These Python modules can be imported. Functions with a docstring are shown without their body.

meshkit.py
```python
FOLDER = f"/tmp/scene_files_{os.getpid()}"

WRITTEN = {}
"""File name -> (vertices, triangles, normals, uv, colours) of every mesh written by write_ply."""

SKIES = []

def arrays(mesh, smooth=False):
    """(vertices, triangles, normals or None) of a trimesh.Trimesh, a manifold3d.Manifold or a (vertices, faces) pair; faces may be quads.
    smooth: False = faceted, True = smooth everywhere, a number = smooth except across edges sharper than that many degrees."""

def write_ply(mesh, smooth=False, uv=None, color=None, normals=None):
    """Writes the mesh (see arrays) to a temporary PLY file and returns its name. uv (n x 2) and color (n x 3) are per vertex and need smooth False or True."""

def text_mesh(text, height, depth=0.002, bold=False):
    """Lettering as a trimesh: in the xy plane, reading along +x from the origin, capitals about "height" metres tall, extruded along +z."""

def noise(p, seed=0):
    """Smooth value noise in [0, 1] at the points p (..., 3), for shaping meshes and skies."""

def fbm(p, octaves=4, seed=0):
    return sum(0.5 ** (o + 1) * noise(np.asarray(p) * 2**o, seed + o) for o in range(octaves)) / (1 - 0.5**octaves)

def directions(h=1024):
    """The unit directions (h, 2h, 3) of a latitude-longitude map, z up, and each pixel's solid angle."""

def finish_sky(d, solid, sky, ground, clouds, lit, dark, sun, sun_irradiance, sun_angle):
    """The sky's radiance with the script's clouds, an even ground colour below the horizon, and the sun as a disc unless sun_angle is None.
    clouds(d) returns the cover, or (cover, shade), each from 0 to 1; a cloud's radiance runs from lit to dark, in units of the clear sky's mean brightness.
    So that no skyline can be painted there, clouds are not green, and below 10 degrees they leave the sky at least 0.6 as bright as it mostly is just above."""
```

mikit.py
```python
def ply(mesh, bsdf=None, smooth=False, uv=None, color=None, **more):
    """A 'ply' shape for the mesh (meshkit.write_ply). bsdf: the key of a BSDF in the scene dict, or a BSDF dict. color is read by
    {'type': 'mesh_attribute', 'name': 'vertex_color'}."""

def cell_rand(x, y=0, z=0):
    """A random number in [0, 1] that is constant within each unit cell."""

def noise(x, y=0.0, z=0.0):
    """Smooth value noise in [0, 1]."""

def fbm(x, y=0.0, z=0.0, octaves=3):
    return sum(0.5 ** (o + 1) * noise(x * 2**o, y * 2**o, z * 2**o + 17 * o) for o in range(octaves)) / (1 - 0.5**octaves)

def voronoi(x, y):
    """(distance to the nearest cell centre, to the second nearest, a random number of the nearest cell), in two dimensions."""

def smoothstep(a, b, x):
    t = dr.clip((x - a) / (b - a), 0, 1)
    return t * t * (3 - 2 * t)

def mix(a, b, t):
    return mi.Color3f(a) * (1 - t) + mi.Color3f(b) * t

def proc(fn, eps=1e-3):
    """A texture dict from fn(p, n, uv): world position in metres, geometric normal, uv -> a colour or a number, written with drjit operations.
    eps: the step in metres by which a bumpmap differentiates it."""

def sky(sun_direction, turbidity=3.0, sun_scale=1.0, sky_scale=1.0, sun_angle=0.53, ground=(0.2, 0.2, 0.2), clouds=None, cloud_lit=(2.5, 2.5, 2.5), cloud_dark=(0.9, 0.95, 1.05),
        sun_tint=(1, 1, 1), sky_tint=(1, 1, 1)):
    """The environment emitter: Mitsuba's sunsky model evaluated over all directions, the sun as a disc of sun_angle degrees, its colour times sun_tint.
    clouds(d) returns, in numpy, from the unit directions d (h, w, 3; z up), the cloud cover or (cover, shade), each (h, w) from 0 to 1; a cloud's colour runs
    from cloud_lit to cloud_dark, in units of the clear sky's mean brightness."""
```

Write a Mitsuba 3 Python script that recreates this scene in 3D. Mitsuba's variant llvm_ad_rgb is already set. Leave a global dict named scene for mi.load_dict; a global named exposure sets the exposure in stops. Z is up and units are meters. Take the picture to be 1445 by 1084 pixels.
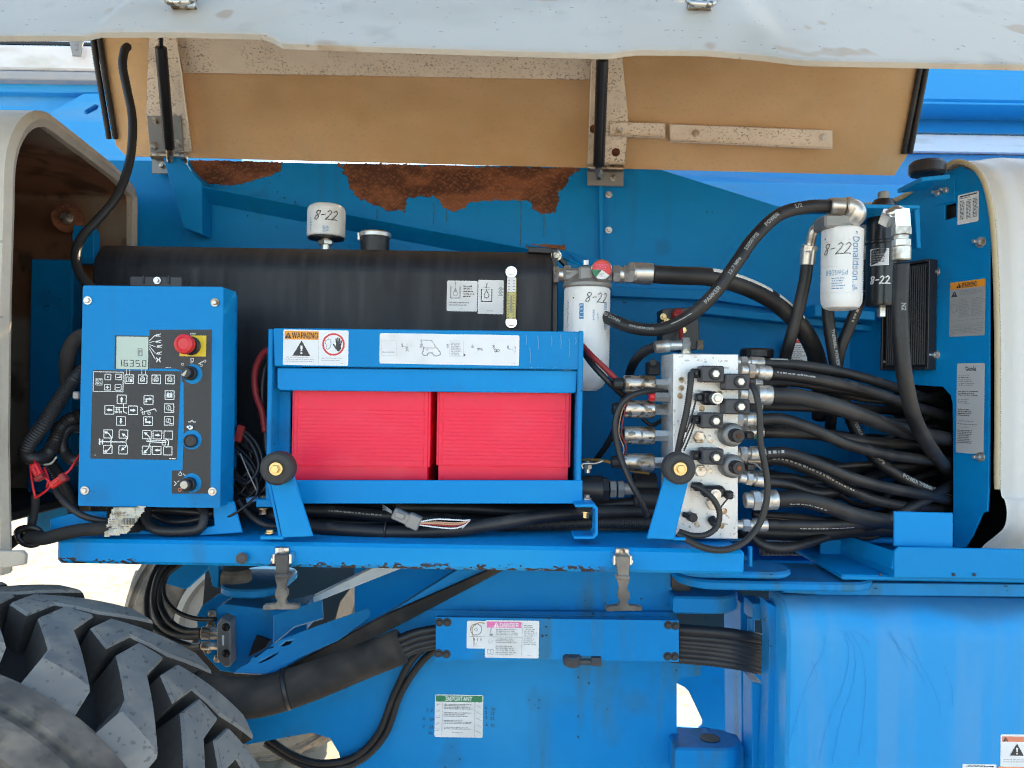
import math, random
import numpy as np, trimesh, shapely, shapely.geometry as sg, shapely.ops
import drjit as dr, mitsuba as mi, mikit, meshkit

random.seed(7)
T = mi.ScalarTransform4f
# ------------------------------------------------------------------ camera, sky, exposure
F, CX, CY, CZ, ROLL = 1091.0, 722.5, 542.0, 1.32, math.radians(0.95)   # focal length in photo pixels, optical centre, eye height
exposure = 3.9
scene, labels = {}, {}
scene['camera'] = {'type': 'perspective', 'fov': math.degrees(2 * math.atan(722.5 / F)), 'fov_axis': 'x', 'near_clip': 0.02, 'far_clip': 500.0,
                   'to_world': T().look_at(origin=[0, 0, CZ], target=[0, 1, CZ], up=[-math.sin(ROLL), 0, math.cos(ROLL)])}
scene['sky'] = mikit.sky((0.45, 0.72, 0.55), turbidity=3, ground=(0.36, 0.33, 0.29), sky_tint=(1.12, 1.0, 0.87), sun_scale=0.7)

# ------------------------------------------------------------------ materials
fbm, noise, voronoi, ss, mix, proc = mikit.fbm, mikit.noise, mikit.voronoi, mikit.smoothstep, mikit.mix, mikit.proc
C3 = mi.Color3f

def pr(base, rough=0.5, metal=0.0, bump=None, bs=1.0, eps=1e-3, **kw):
    b = {'type': 'principled', 'base_color': {'type': 'rgb', 'value': list(base)} if isinstance(base, (tuple, list)) else proc(base),
         'roughness': rough if not callable(rough) else proc(rough), 'metallic': metal, **kw}
    if bump is not None:
        b = {'type': 'bumpmap', 'arbitrary': proc(bump, eps), 'scale': bs, 'bsdf': b}
    return {'type': 'twosided', 'bsdf': b}

BLUE = (0.0015, 0.218, 0.53)
def blue_fn(p, n, uv):
    dust = ss(0.50, 0.85, fbm(p.x * 3.1, p.y * 3 + 4, p.z * 2.3, 4))
    streak = ss(0.58, 0.85, fbm(p.x * 34, p.y * 34, p.z * 2.2, 3))
    grime = ss(0.60, 0.80, fbm(p.x * 11, p.y * 11, p.z * 9 + 3, 4))
    chip = ss(0.80, 0.82, fbm(p.x * 110, p.y * 110, p.z * 110, 2)) * ss(0.5, 0.62, dust + grime)
    c = mix(BLUE, (0.006, 0.24, 0.53), dust * 0.75)
    c = mix(c, (0.02, 0.16, 0.36), streak * 0.3)
    c = mix(c, (0.018, 0.10, 0.22), grime * 0.3)
    return mix(c, (0.02, 0.03, 0.04), chip * 0.9)
def blue_rough(p, n, uv):
    return 0.33 + 0.3 * ss(0.4, 0.8, fbm(p.x * 4, p.y * 4, p.z * 3, 3))
def wave(p, n, uv):
    return fbm(p.x * 7, p.y * 7, p.z * 7, 2) * 0.0022
scene['blue_paint'] = pr(blue_fn, 0.42, specular=0.16)
def blue_worn_fn(p, n, uv):     # the chassis: more dust, runs and stains
    dust = ss(0.42, 0.8, fbm(p.x * 2.4 + 3, p.y * 3, p.z * 2.0, 4))
    run = ss(0.48, 0.75, fbm(p.x * 30, p.y * 30, p.z * 2.4, 3)) * ss(0.45, 0.62, fbm(p.x * 4 + 1.5, p.y * 4, p.z * 3, 2))
    stain = ss(0.56, 0.72, fbm(p.x * 9 + 7, p.y * 9, p.z * 6, 4))
    chip = ss(0.77, 0.80, fbm(p.x * 120, p.y * 120, p.z * 120, 2)) * ss(0.5, 0.8, stain + run)
    c = mix((0.002, 0.205, 0.53), (0.035, 0.29, 0.57), dust * 0.85)
    c = mix(c, (0.04, 0.15, 0.24), run * 0.75)
    c = mix(c, (0.05, 0.115, 0.13), stain * 0.3)
    c = mix(c, (0.035, 0.075, 0.10), ss(0.5, 0.95, n.z) * (0.45 + 0.4 * dust))  # upward faces darkened: settled grime, and shade painted into the colour
    return mix(c, (0.02, 0.03, 0.04), chip * 0.85)
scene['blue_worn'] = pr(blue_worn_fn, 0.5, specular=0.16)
def blue_rail_fn(p, n, uv):     # the sill: paint knocked off along its lower edge
    lo = 1 - ss(0.0, 0.022, p.z - 0.990)
    chips = ss(0.60, 0.64, fbm(p.x * 120, p.y * 90, p.z * 150, 3) + 0.14 * lo - 0.03) * ss(0.2, 0.6, lo) * ss(0.40, 0.52, fbm(p.x * 5, 1.0, 2.0, 2))
    c = mix((0.002, 0.245, 0.60), (0.010, 0.28, 0.60), ss(0.45, 0.8, fbm(p.x * 3, p.y * 3, p.z * 6, 3)))
    c = mix(c, (0.04, 0.12, 0.22), ss(0.62, 0.8, fbm(p.x * 20, p.y * 20, p.z * 4, 3)) * 0.4)
    return mix(c, (0.045, 0.03, 0.025), chips)
scene['blue_rail_paint'] = pr(blue_rail_fn, 0.42, specular=0.16)
def rust_fn(p, n, uv):
    a = fbm(p.x * 16, p.y * 16, p.z * 22, 5)
    b = ss(0.52, 0.70, fbm(p.x * 210, p.y * 210, p.z * 210, 2))
    c = mix((0.085, 0.028, 0.014), (0.23, 0.080, 0.034), ss(0.35, 0.65, a))
    return mix(c, (0.36, 0.15, 0.065), b * 0.35)
scene['rust'] = pr(rust_fn, 0.9, bump=lambda p, n, uv: fbm(p.x * 180, p.y * 180, p.z * 180, 2) * 0.002)
def fibre_fn(p, n, uv):          # raw inside of the hood
    a = fbm(p.x * 4, p.y * 4, p.z * 6, 4)
    s = ss(0.55, 0.8, fbm(p.x * 22, p.y * 10, p.z * 10, 3))
    c = mix((0.60, 0.365, 0.165), (0.72, 0.465, 0.245), ss(0.3, 0.72, a))
    c = mix(c, (0.62, 0.44, 0.25), s * 0.35)
    c = mix(c, (0.42, 0.27, 0.14), ss(0.60, 0.8, fbm(p.x * 190, p.y * 190, p.z * 190, 2)) * 0.2)
    return mix(c, (0.45, 0.27, 0.13), ss(0.68, 0.9, fbm(p.x * 5 + 5, p.y * 5, p.z * 5, 3)) * 0.4)
scene['raw_fibreglass'] = pr(fibre_fn, 0.75, bump=lambda p, n, uv: fbm(p.x * 60, p.y * 60, p.z * 60, 3) * 0.0012)
def cowlin_fn(p, n, uv):         # rusty, dirty inside of the left cowl
    a = fbm(p.x * 3.0, p.y * 3.0, p.z * 4.0, 4)
    c = mix((0.055, 0.026, 0.015), (0.17, 0.078, 0.038), ss(0.40, 0.62, a))
    c = mix(c, (0.21, 0.185, 0.145), ss(0.47, 0.56, fbm(p.x * 2.6 + 7, p.y * 2.6, p.z * 3.2, 4)) * 0.9)
    return mix(c, (0.03, 0.014, 0.008), ss(0.55, 0.75, fbm(p.x * 14, p.y * 14, p.z * 10, 4)) * 0.7)
scene['cowl_inside'] = pr(cowlin_fn, 0.8)
def white_fn(p, n, uv):          # faded white gel coat of hood and cowls
    c = mix((0.455, 0.40, 0.32), (0.39, 0.34, 0.265), ss(0.4, 0.8, fbm(p.x * 5, p.y * 5, p.z * 5, 4)))
    c = mix(c, (0.30, 0.26, 0.20), ss(0.60, 0.85, fbm(p.x * 14 + 4, p.y * 14, p.z * 9, 4)) * 0.45)
    c = mix(c, (0.32, 0.18, 0.08), ss(0.70, 0.80, fbm(p.x * 17, p.y * 11 + 5, p.z * 11, 3)) * 0.55)
    return mix(c, (0.16, 0.14, 0.12), ss(0.81, 0.84, fbm(p.x * 110, p.y * 110, p.z * 110, 2)) * 0.6)
scene['white_gelcoat'] = pr(white_fn, 0.42)
scene['rim_tape'] = pr((0.46, 0.38, 0.23), 0.6, 0.0)
def tank_fn(p, n, uv):
    s = fbm(p.x * 70, 2.0, p.z * 7, 3)
    c = mix((0.007, 0.009, 0.014), (0.012, 0.014, 0.021), ss(0.4, 0.75, s))
    d = ss(1.555, 1.612, p.z + 0.02 * (s - 0.5))
    return mix(c, (0.085, 0.062, 0.042), d * (0.2 + 0.5 * fbm(p.x * 14, p.y * 30, p.z * 14, 3)))
scene['tank_black'] = pr(tank_fn, lambda p, n, uv: 0.42 + 0.25 * fbm(p.x * 60, 1.0, p.z * 4, 2), bump=lambda p, n, uv: fbm(p.x * 120, 1.0, p.z * 4, 2) * 0.0006)
def rub_fn(p, n, uv):
    c = mix((0.010, 0.010, 0.012), (0.027, 0.026, 0.026), ss(0.4, 0.75, fbm(p.x * 13, p.y * 13, p.z * 13, 3)))
    return mix(c, (0.10, 0.085, 0.07), ss(0.60, 0.80, fbm(p.x * 30, p.y * 30, p.z * 30, 3)) * ss(-0.2, 1.0, n.z) * 0.5)
scene['hose_rubber'] = pr(rub_fn, 0.48)
scene['black_rubber'] = pr((0.032, 0.031, 0.030), 0.6)
scene['hose_print'] = pr((0.36, 0.36, 0.34), 0.6)
scene['clean_gelcoat'] = pr((0.60, 0.595, 0.57), 0.4)
scene['groove_dirt'] = pr((0.055, 0.048, 0.042), 0.9)
scene['blue_gloss'] = pr((0.02, 0.23, 0.50), 0.28, specular=0.7, clearcoat=0.8)
scene['tread_base'] = pr((0.028, 0.027, 0.026), 0.85)
scene['black_plastic'] = pr((0.016, 0.016, 0.018), 0.42)
scene['loom_plastic'] = pr((0.022, 0.021, 0.021), 0.5, 0.0)
scene['dark_grey_plastic'] = pr((0.05, 0.05, 0.055), 0.5)
scene['sleeve_fabric'] = pr(lambda p, n, uv: mix((0.014, 0.013, 0.013), (0.065, 0.05, 0.04), ss(0.42, 0.75, fbm(p.x * 9, p.y * 9, p.z * 9, 4))), 0.8,
                            bump=lambda p, n, uv: fbm(p.x * 22, p.y * 22, p.z * 22, 4) * 0.008)
def tyre_fn(p, n, uv):
    c = mix((0.17, 0.165, 0.16), (0.25, 0.24, 0.225), ss(0.3, 0.72, fbm(p.x * 6, p.y * 6, p.z * 6, 4)))
    c = mix(c, (0.33, 0.29, 0.24), ss(0.50, 0.75, fbm(p.x * 20, p.y * 20, p.z * 20, 4)) * 0.6)
    return mix(c, (0.06, 0.055, 0.05), ss(0.66, 0.78, fbm(p.x * 120, p.y * 120, p.z * 120, 2)) * 0.5)
def tyre_bump(p, n, uv):
    return fbm(p.x * 55, p.y * 55, p.z * 55, 4) * 0.004
scene['tyre_rubber'] = pr(tyre_fn, 0.78, bump=tyre_bump)
def tyre2_fn(p, n, uv):
    c = mix((0.10, 0.09, 0.08), (0.25, 0.21, 0.17), ss(0.35, 0.65, fbm(p.x * 12, p.y * 12, p.z * 12, 4)))
    return mix(c, (0.02, 0.02, 0.02), ss(0.52, 0.8, fbm(p.x * 60, p.y * 60, p.z * 60, 3)) * 0.4)
scene['tyre_dirty'] = pr(tyre2_fn, 0.9, bump=lambda p, n, uv: fbm(p.x * 60, p.y * 60, p.z * 60, 4) * 0.007)
def zinc_fn(p, n, uv):
    c = mix((0.55, 0.53, 0.49), (0.72, 0.70, 0.66), fbm(p.x * 60, p.y * 60, p.z * 60, 3))
    return mix(c, (0.20, 0.14, 0.08), ss(0.52, 0.75, fbm(p.x * 35 + 3, p.y * 35, p.z * 35, 4)) * 0.7)
scene['zinc_steel'] = pr(zinc_fn, 0.34, 0.85)
scene['bright_steel'] = pr((0.72, 0.71, 0.69), 0.22, 0.95)
def coil_fn(p, n, uv):
    c = mix((0.62, 0.58, 0.52), (0.36, 0.27, 0.18), ss(0.45, 0.62, fbm(p.x * 30, p.y * 50, p.z * 50, 4)))
    return mix(c, (0.10, 0.08, 0.06), ss(0.56, 0.66, fbm(p.x * 130, p.y * 130, p.z * 130, 3)) * 0.8)
scene['corroded_steel'] = pr(coil_fn, 0.36, 0.9)
def alu_fn(p, n, uv):
    c = mix((0.68, 0.68, 0.67), (0.80, 0.80, 0.79), fbm(p.x * 20, p.y * 20, p.z * 5, 3))
    c = mix(c, (0.42, 0.36, 0.28), ss(0.58, 0.80, fbm(p.x * 18 + 3, p.y * 18, p.z * 18, 4)) * 0.6)
    return mix(c, (0.25, 0.22, 0.19), ss(0.70, 0.76, fbm(p.x * 160, p.y * 160, p.z * 160, 2)) * 0.6)
scene['aluminium'] = pr(alu_fn, 0.45, 0.55)
scene['cast_grey'] = pr((0.27, 0.265, 0.255), 0.5, 0.5)
def galv_fn(p, n, uv):
    c = mix((0.66, 0.55, 0.43), (0.80, 0.69, 0.56), fbm(p.x * 24, p.y * 24, p.z * 24, 3))
    return mix(c, (0.12, 0.09, 0.07), ss(0.60, 0.70, fbm(p.x * 300, p.y * 300, p.z * 300, 2)) * ss(0.3, 0.6, fbm(p.x * 12, p.y * 12, p.z * 12, 3)) * 0.7)
scene['speckled_galvanised'] = pr(galv_fn, 0.45, 0.45)
scene['brass'] = pr((0.72, 0.53, 0.25), 0.28, 0.9)
scene['white_can'] = pr(lambda p, n, uv: mix((0.76, 0.76, 0.75), (0.62, 0.61, 0.58), ss(0.5, 0.85, fbm(p.x * 18, p.y * 18, p.z * 12, 4))), 0.28)
scene['black_can'] = pr((0.016, 0.016, 0.017), 0.25, 0.0)
scene['battery_red'] = pr(lambda p, n, uv: mix((0.88, 0.006, 0.05), (0.88, 0.02, 0.062), ss(0.5, 0.8, fbm(p.x * 14, p.y * 14, p.z * 20, 4))), 0.42)
scene['red_plastic'] = pr((0.62, 0.02, 0.025), 0.35)
scene['red_rubber'] = pr((0.26, 0.018, 0.018), 0.5)
scene['wire_tan'] = pr((0.55, 0.30, 0.18), 0.5)
scene['wire_ochre'] = pr((0.36, 0.20, 0.05), 0.5)
scene['white_print'] = pr((0.75, 0.75, 0.73), 0.5)
scene['paper'] = pr(lambda p, n, uv: mix((0.74, 0.74, 0.74), (0.62, 0.61, 0.58), ss(0.5, 0.8, fbm(p.x * 16, p.y * 16, p.z * 16, 4)) * 0.8), 0.35)
scene['grey_label'] = pr((0.32, 0.325, 0.33), 0.4, 0.0)
scene['tag_paper'] = pr(lambda p, n, uv: mix((0.66, 0.60, 0.48), (0.42, 0.35, 0.24), ss(0.4, 0.75, fbm(p.x * 30, p.y * 30, p.z * 30, 4))), 0.7)
scene['ink_black'] = pr((0.03, 0.03, 0.032), 0.5)
scene['ink_grey'] = pr((0.22, 0.22, 0.23), 0.5)
scene['ink_light'] = pr((0.45, 0.45, 0.46), 0.5)
scene['ink_blue'] = pr((0.05, 0.20, 0.42), 0.5)
scene['ink_orange'] = pr((0.80, 0.30, 0.02), 0.45)
scene['ink_pale_orange'] = pr((0.72, 0.24, 0.14), 0.45)
scene['ink_red'] = pr((0.62, 0.05, 0.04), 0.45)
scene['ink_pink'] = pr((0.75, 0.18, 0.40), 0.45)
scene['ink_green'] = pr((0.03, 0.20, 0.09), 0.45)
scene['yellow'] = pr((0.70, 0.50, 0.02), 0.45)
scene['membrane'] = pr((0.022, 0.023, 0.027), 0.45, 0.0)
scene['lcd'] = pr((0.42, 0.50, 0.43), 0.12, 0.0)
scene['sight_oil'] = pr((0.55, 0.47, 0.14), 0.15)
def ground_fn(p, n, uv):
    c = mix((0.33, 0.30, 0.255), (0.44, 0.405, 0.345), fbm(p.x * 1.3, p.y * 1.3, 0.0, 4))
    return mix(c, (0.20, 0.175, 0.145), ss(0.50, 0.75, fbm(p.x * 24, p.y * 24, 1.0, 4)) * 0.6)
scene['concrete'] = pr(ground_fn, 0.9)
def boom_fn(p, n, uv):
    c = mix((0.015, 0.28, 0.66), (0.035, 0.32, 0.66), ss(0.4, 0.75, fbm(p.x * 1.6, p.y * 2, p.z * 5, 3)))
    return mix(c, (0.12, 0.30, 0.52), ss(0.55, 0.8, fbm(p.x * 3, p.y * 30, p.z * 30, 3)) * 0.4)
scene['boom_blue'] = pr(boom_fn, 0.45)
scene['boom_white'] = pr(lambda p, n, uv: mix((0.70, 0.70, 0.69), (0.55, 0.52, 0.46), ss(0.5, 0.8, fbm(p.x * 7, p.y * 7, p.z * 12, 4))), 0.5)
scene['lens_glass'] = {'type': 'thindielectric', 'int_ior': 1.5}

# ------------------------------------------------------------------ naming
USED = {}
def key_for(base):
    n = USED.get(base, 0)
    USED[base] = n + 1
    return base if n == 0 else f'{base}_{n:03d}'
def thing(name, label, cat, group=None):
    k = key_for(name)
    labels[k] = {'label': label, 'category': cat}
    if group: labels[k]['group'] = group
    return k
def part(parent, name, mesh, mat, smooth=30, label=None, kind=None):
    k = key_for(f'{parent}__{name}')
    scene[k] = mikit.ply(mesh, mat, smooth)
    if label or kind:
        labels[k] = {}
        if label: labels[k]['label'] = label
        if kind: labels[k]['kind'] = kind
    return k
def solo(name, label, cat, mesh, mat, smooth=30, group=None):
    k = thing(name, label, cat, group)
    scene[k] = mikit.ply(mesh, mat, smooth)
    return k
def struct(name, mesh, mat, smooth=30):
    scene[name] = mikit.ply(mesh, mat, smooth)
    labels[name] = {'kind': 'structure'}

# ------------------------------------------------------------------ geometry helpers
CR, SR = math.cos(ROLL), math.sin(ROLL)
def unroll(px, py):
    a, b = px - CX, py - CY
    return a * CR + b * SR, -a * SR + b * CR
def W(px, py, d):
    """the point at depth d (metres in front of the eye) that was measured at px, py on the photograph"""
    u, v = unroll(px, py)
    return np.array([u * d / F, d, CZ - v * d / F])
def WPl(px, py, p0, n, off=0.0):
    u, v = unroll(px, py)
    r = np.array([u / F, 1.0, -v / F]); n = np.asarray(n, float); n = n / np.linalg.norm(n)
    o = np.array([0, 0, CZ])
    t = np.dot(np.asarray(p0) + n * off - o, n) / np.dot(r, n)
    return o + r * t
def S(d): return d / F
def cat(ms): return trimesh.util.concatenate([m for m in ms if m is not None])
def cbox(lo, hi, b=0.003):
    lo, hi = np.minimum(lo, hi), np.maximum(lo, hi)
    b = min(b, 0.45 * (hi - lo).min())
    pts = []
    for sx in (0, 1):
        for sy in (0, 1):
            for sz in (0, 1):
                c = np.where([sx, sy, sz], hi, lo); s = np.where([sx, sy, sz], -1, 1)
                for ax in range(3):
                    q = c + s * b; q[ax] = c[ax]; pts.append(q)
    return trimesh.convex.convex_hull(np.array(pts))
def pbox(x0, y0, x1, y1, d0, d1, b=0.003):
    c = W((x0 + x1) / 2, (y0 + y1) / 2, d0); hx, hz = abs(x1 - x0) / 2 * S(d0), abs(y1 - y0) / 2 * S(d0)
    return cbox(np.array([c[0] - hx, d0, c[2] - hz]), np.array([c[0] + hx, d1, c[2] + hz]), b)
def frame(z):
    z = np.asarray(z, float); z = z / np.linalg.norm(z)
    x = np.cross([0, 0, 1.0] if abs(z[2]) < 0.9 else [1.0, 0, 0], z); x /= np.linalg.norm(x)
    return x, np.cross(z, x), z
def lathe(profile, o, axis, n=28, closed=True):
    x, y, z = frame(axis); prof = np.asarray(profile, float)
    a = np.arange(n) * 2 * np.pi / n
    ring = np.cos(a)[:, None] * x + np.sin(a)[:, None] * y
    v = np.concatenate([np.asarray(o) + r * ring + h * z for r, h in prof]); m = len(prof)
    f = []
    for i in range(m - 1):
        for j in range(n):
            a0, a1, b0, b1 = i * n + j, i * n + (j + 1) % n, (i + 1) * n + j, (i + 1) * n + (j + 1) % n
            f += [[a0, a1, b1], [a0, b1, b0]]
    v = np.vstack([v, np.asarray(o) + prof[0][1] * z, np.asarray(o) + prof[-1][1] * z])
    if closed:
        for j in range(n):
            f += [[m * n, (j + 1) % n, j], [m * n + 1, (m - 1) * n + j, (m - 1) * n + (j + 1) % n]]
    return trimesh.Trimesh(v, f, process=False)
def cyl(p0, p1, r, n=20, b=0.0012):
    p0, p1 = np.asarray(p0, float), np.asarray(p1, float); L = np.linalg.norm(p1 - p0); b = min(b, r * 0.4, L * 0.4)
    return lathe([(r - b, 0), (r, b), (r, L - b), (r - b, L)], p0, p1 - p0, n)
def hexn(p0, p1, r): return cyl(p0, p1, r, 6, 0.001)
def spline(pts, per=8):
    p = np.asarray(pts, float)
    if len(p) < 3: return np.linspace(p[0], p[1], per + 1)
    q = np.vstack([2 * p[0] - p[1], p, 2 * p[-1] - p[-2]]); out = []
    for i in range(1, len(q) - 2):
        t = np.linspace(0, 1, per, endpoint=False)[:, None]
        a, b, c, d = q[i - 1], q[i], q[i + 1], q[i + 2]
        out.append(0.5 * ((2 * b) + (c - a) * t + (2 * a - 5 * b + 4 * c - d) * t ** 2 + (-a + 3 * b - 3 * c + d) * t ** 3))
    return np.vstack(out + [p[-1:]])
def frames_along(p):
    t = np.gradient(p, axis=0); t /= np.linalg.norm(t, axis=1, keepdims=True) + 1e-12
    x = np.zeros_like(p); x[0] = frame(t[0])[0]
    for i in range(1, len(p)):
        v = x[i - 1] - t[i] * np.dot(x[i - 1], t[i]); x[i] = v / np.linalg.norm(v)
    return x, np.cross(t, x), t
def tube(pts, r, n=12, per=8, smooth_path=True, mod=None):
    p = spline(pts, per) if smooth_path else np.asarray(pts, float)
    if mod:                         # corrugated loom: resample so that each ridge is two rings
        s = np.r_[0, np.cumsum(np.linalg.norm(np.diff(p, axis=0), axis=1))]
        k = max(8, int(s[-1] / mod) * 2)
        u = np.linspace(0, s[-1], k); p = np.stack([np.interp(u, s, p[:, i]) for i in range(3)], 1)
    x, y, t = frames_along(p); k = len(p)
    rr = np.broadcast_to(r, (k,)).astype(float) if np.ndim(r) == 0 else np.interp(np.linspace(0, 1, k), np.linspace(0, 1, len(r)), r)
    if mod: rr = rr * np.where(np.arange(k) % 2, 1.0, 0.87)
    a = np.arange(n) * 2 * np.pi / n
    v = (p[:, None] + rr[:, None, None] * (np.cos(a)[None, :, None] * x[:, None] + np.sin(a)[None, :, None] * y[:, None])).reshape(-1, 3)
    i, j = np.meshgrid(np.arange(k - 1), np.arange(n), indexing='ij')
    q = np.stack([i * n + j, i * n + (j + 1) % n, (i + 1) * n + (j + 1) % n, (i + 1) * n + j], -1).reshape(-1, 4)
    f = [q[:, [0, 1, 2]], q[:, [0, 2, 3]]]
    v = np.vstack([v, p[0], p[-1]])
    jj = np.arange(n)
    f += [np.stack([(jj + 1) % n, jj, jj * 0 + k * n], 1), np.stack([(k - 1) * n + jj, (k - 1) * n + (jj + 1) % n, jj * 0 + k * n + 1], 1)]
    return trimesh.Trimesh(v, np.vstack(f), process=False)
def miter(ring, b):
    """ring (n,2) counter-clockwise, moved inwards by b with the same number of corners"""
    p, q, r = np.roll(ring, 1, 0), ring, np.roll(ring, -1, 0)
    e0, e1 = q - p, r - q
    n0 = np.stack([-e0[:, 1], e0[:, 0]], 1) / np.linalg.norm(e0, axis=1, keepdims=True)
    n1 = np.stack([-e1[:, 1], e1[:, 0]], 1) / np.linalg.norm(e1, axis=1, keepdims=True)
    m = n0 + n1; m /= np.maximum((m * n0).sum(1, keepdims=True), 0.35)
    return ring + b * m
def slab(poly, t, O, U, V, N, b=0.0015):
    """a plate: shapely polygon in (U, V), thickness t along N, its edges chamfered by b"""
    poly = sg.polygon.orient(poly, 1.0).simplify(1e-5)
    b = min(b, t * 0.4); vs, fs, at = [], [], 0
    tops = []
    for ring in [poly.exterior, *poly.interiors]:
        r0 = np.array(ring.coords)[:-1]; r1 = miter(r0, b) if b > 0 else r0
        n = len(r0); tops.append(r1)
        L = [np.c_[r1, np.full(n, 0.0)], np.c_[r0, np.full(n, b)], np.c_[r0, np.full(n, t - b)], np.c_[r1, np.full(n, t)]]
        v = np.vstack(L); f = []
        for k in range(3):
            for j in range(n):
                a0, a1, c0, c1 = k * n + j, k * n + (j + 1) % n, (k + 1) * n + j, (k + 1) * n + (j + 1) % n
                f += [[a0, a1, c1], [a0, c1, c0]]
        vs.append(v); fs.append(np.array(f) + at); at += len(v)
    cap = sg.Polygon(tops[0], tops[1:])
    if not cap.is_valid: cap = poly
    cv, cf = trimesh.creation.triangulate_polygon(cap, engine='earcut')
    cf = np.asarray(cf); a, b_, c = cv[cf[:, 0]], cv[cf[:, 1]], cv[cf[:, 2]]
    ccw = ((b_ - a)[:, 0] * (c - a)[:, 1] - (b_ - a)[:, 1] * (c - a)[:, 0]) > 0
    cf = np.where(ccw[:, None], cf, cf[:, ::-1])
    for h, fl in ((0.0, True), (t, False)):
        vs.append(np.c_[cv, np.full(len(cv), h)]); fs.append((cf[:, ::-1] if fl else cf) + at); at += len(cv)
    v, f = np.vstack(vs), np.vstack(fs)
    U, V, N = (np.asarray(x, float) for x in (U, V, N))
    if np.dot(np.cross(U, V), N) < 0: f = f[:, ::-1]
    return trimesh.Trimesh(np.asarray(O) + v[:, :1] * U + v[:, 1:2] * V + v[:, 2:] * N, f, process=False)
X, Y, Z = np.eye(3)
def rnd(pts, r):
    p = sg.Polygon(pts)
    return p if r <= 0 else p.buffer(-r, join_style=2).buffer(r, quad_segs=4)
def pp(pts, d0, d1, r=0.0, b=0.0015, holes=()):
    """plate facing the eye: outline measured on the photograph, front at depth d0, back at d1"""
    q = [W(x, y, d0)[[0, 2]] for x, y in pts]
    P = rnd(q, r)
    for h in holes: P = P.difference(sg.Polygon([W(x, y, d0)[[0, 2]] for x, y in h]))
    if P.geom_type != 'Polygon': P = max(P.geoms, key=lambda g: g.area)
    return slab(P, d1 - d0, [0, d0, 0], X, Z, Y, b)
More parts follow.
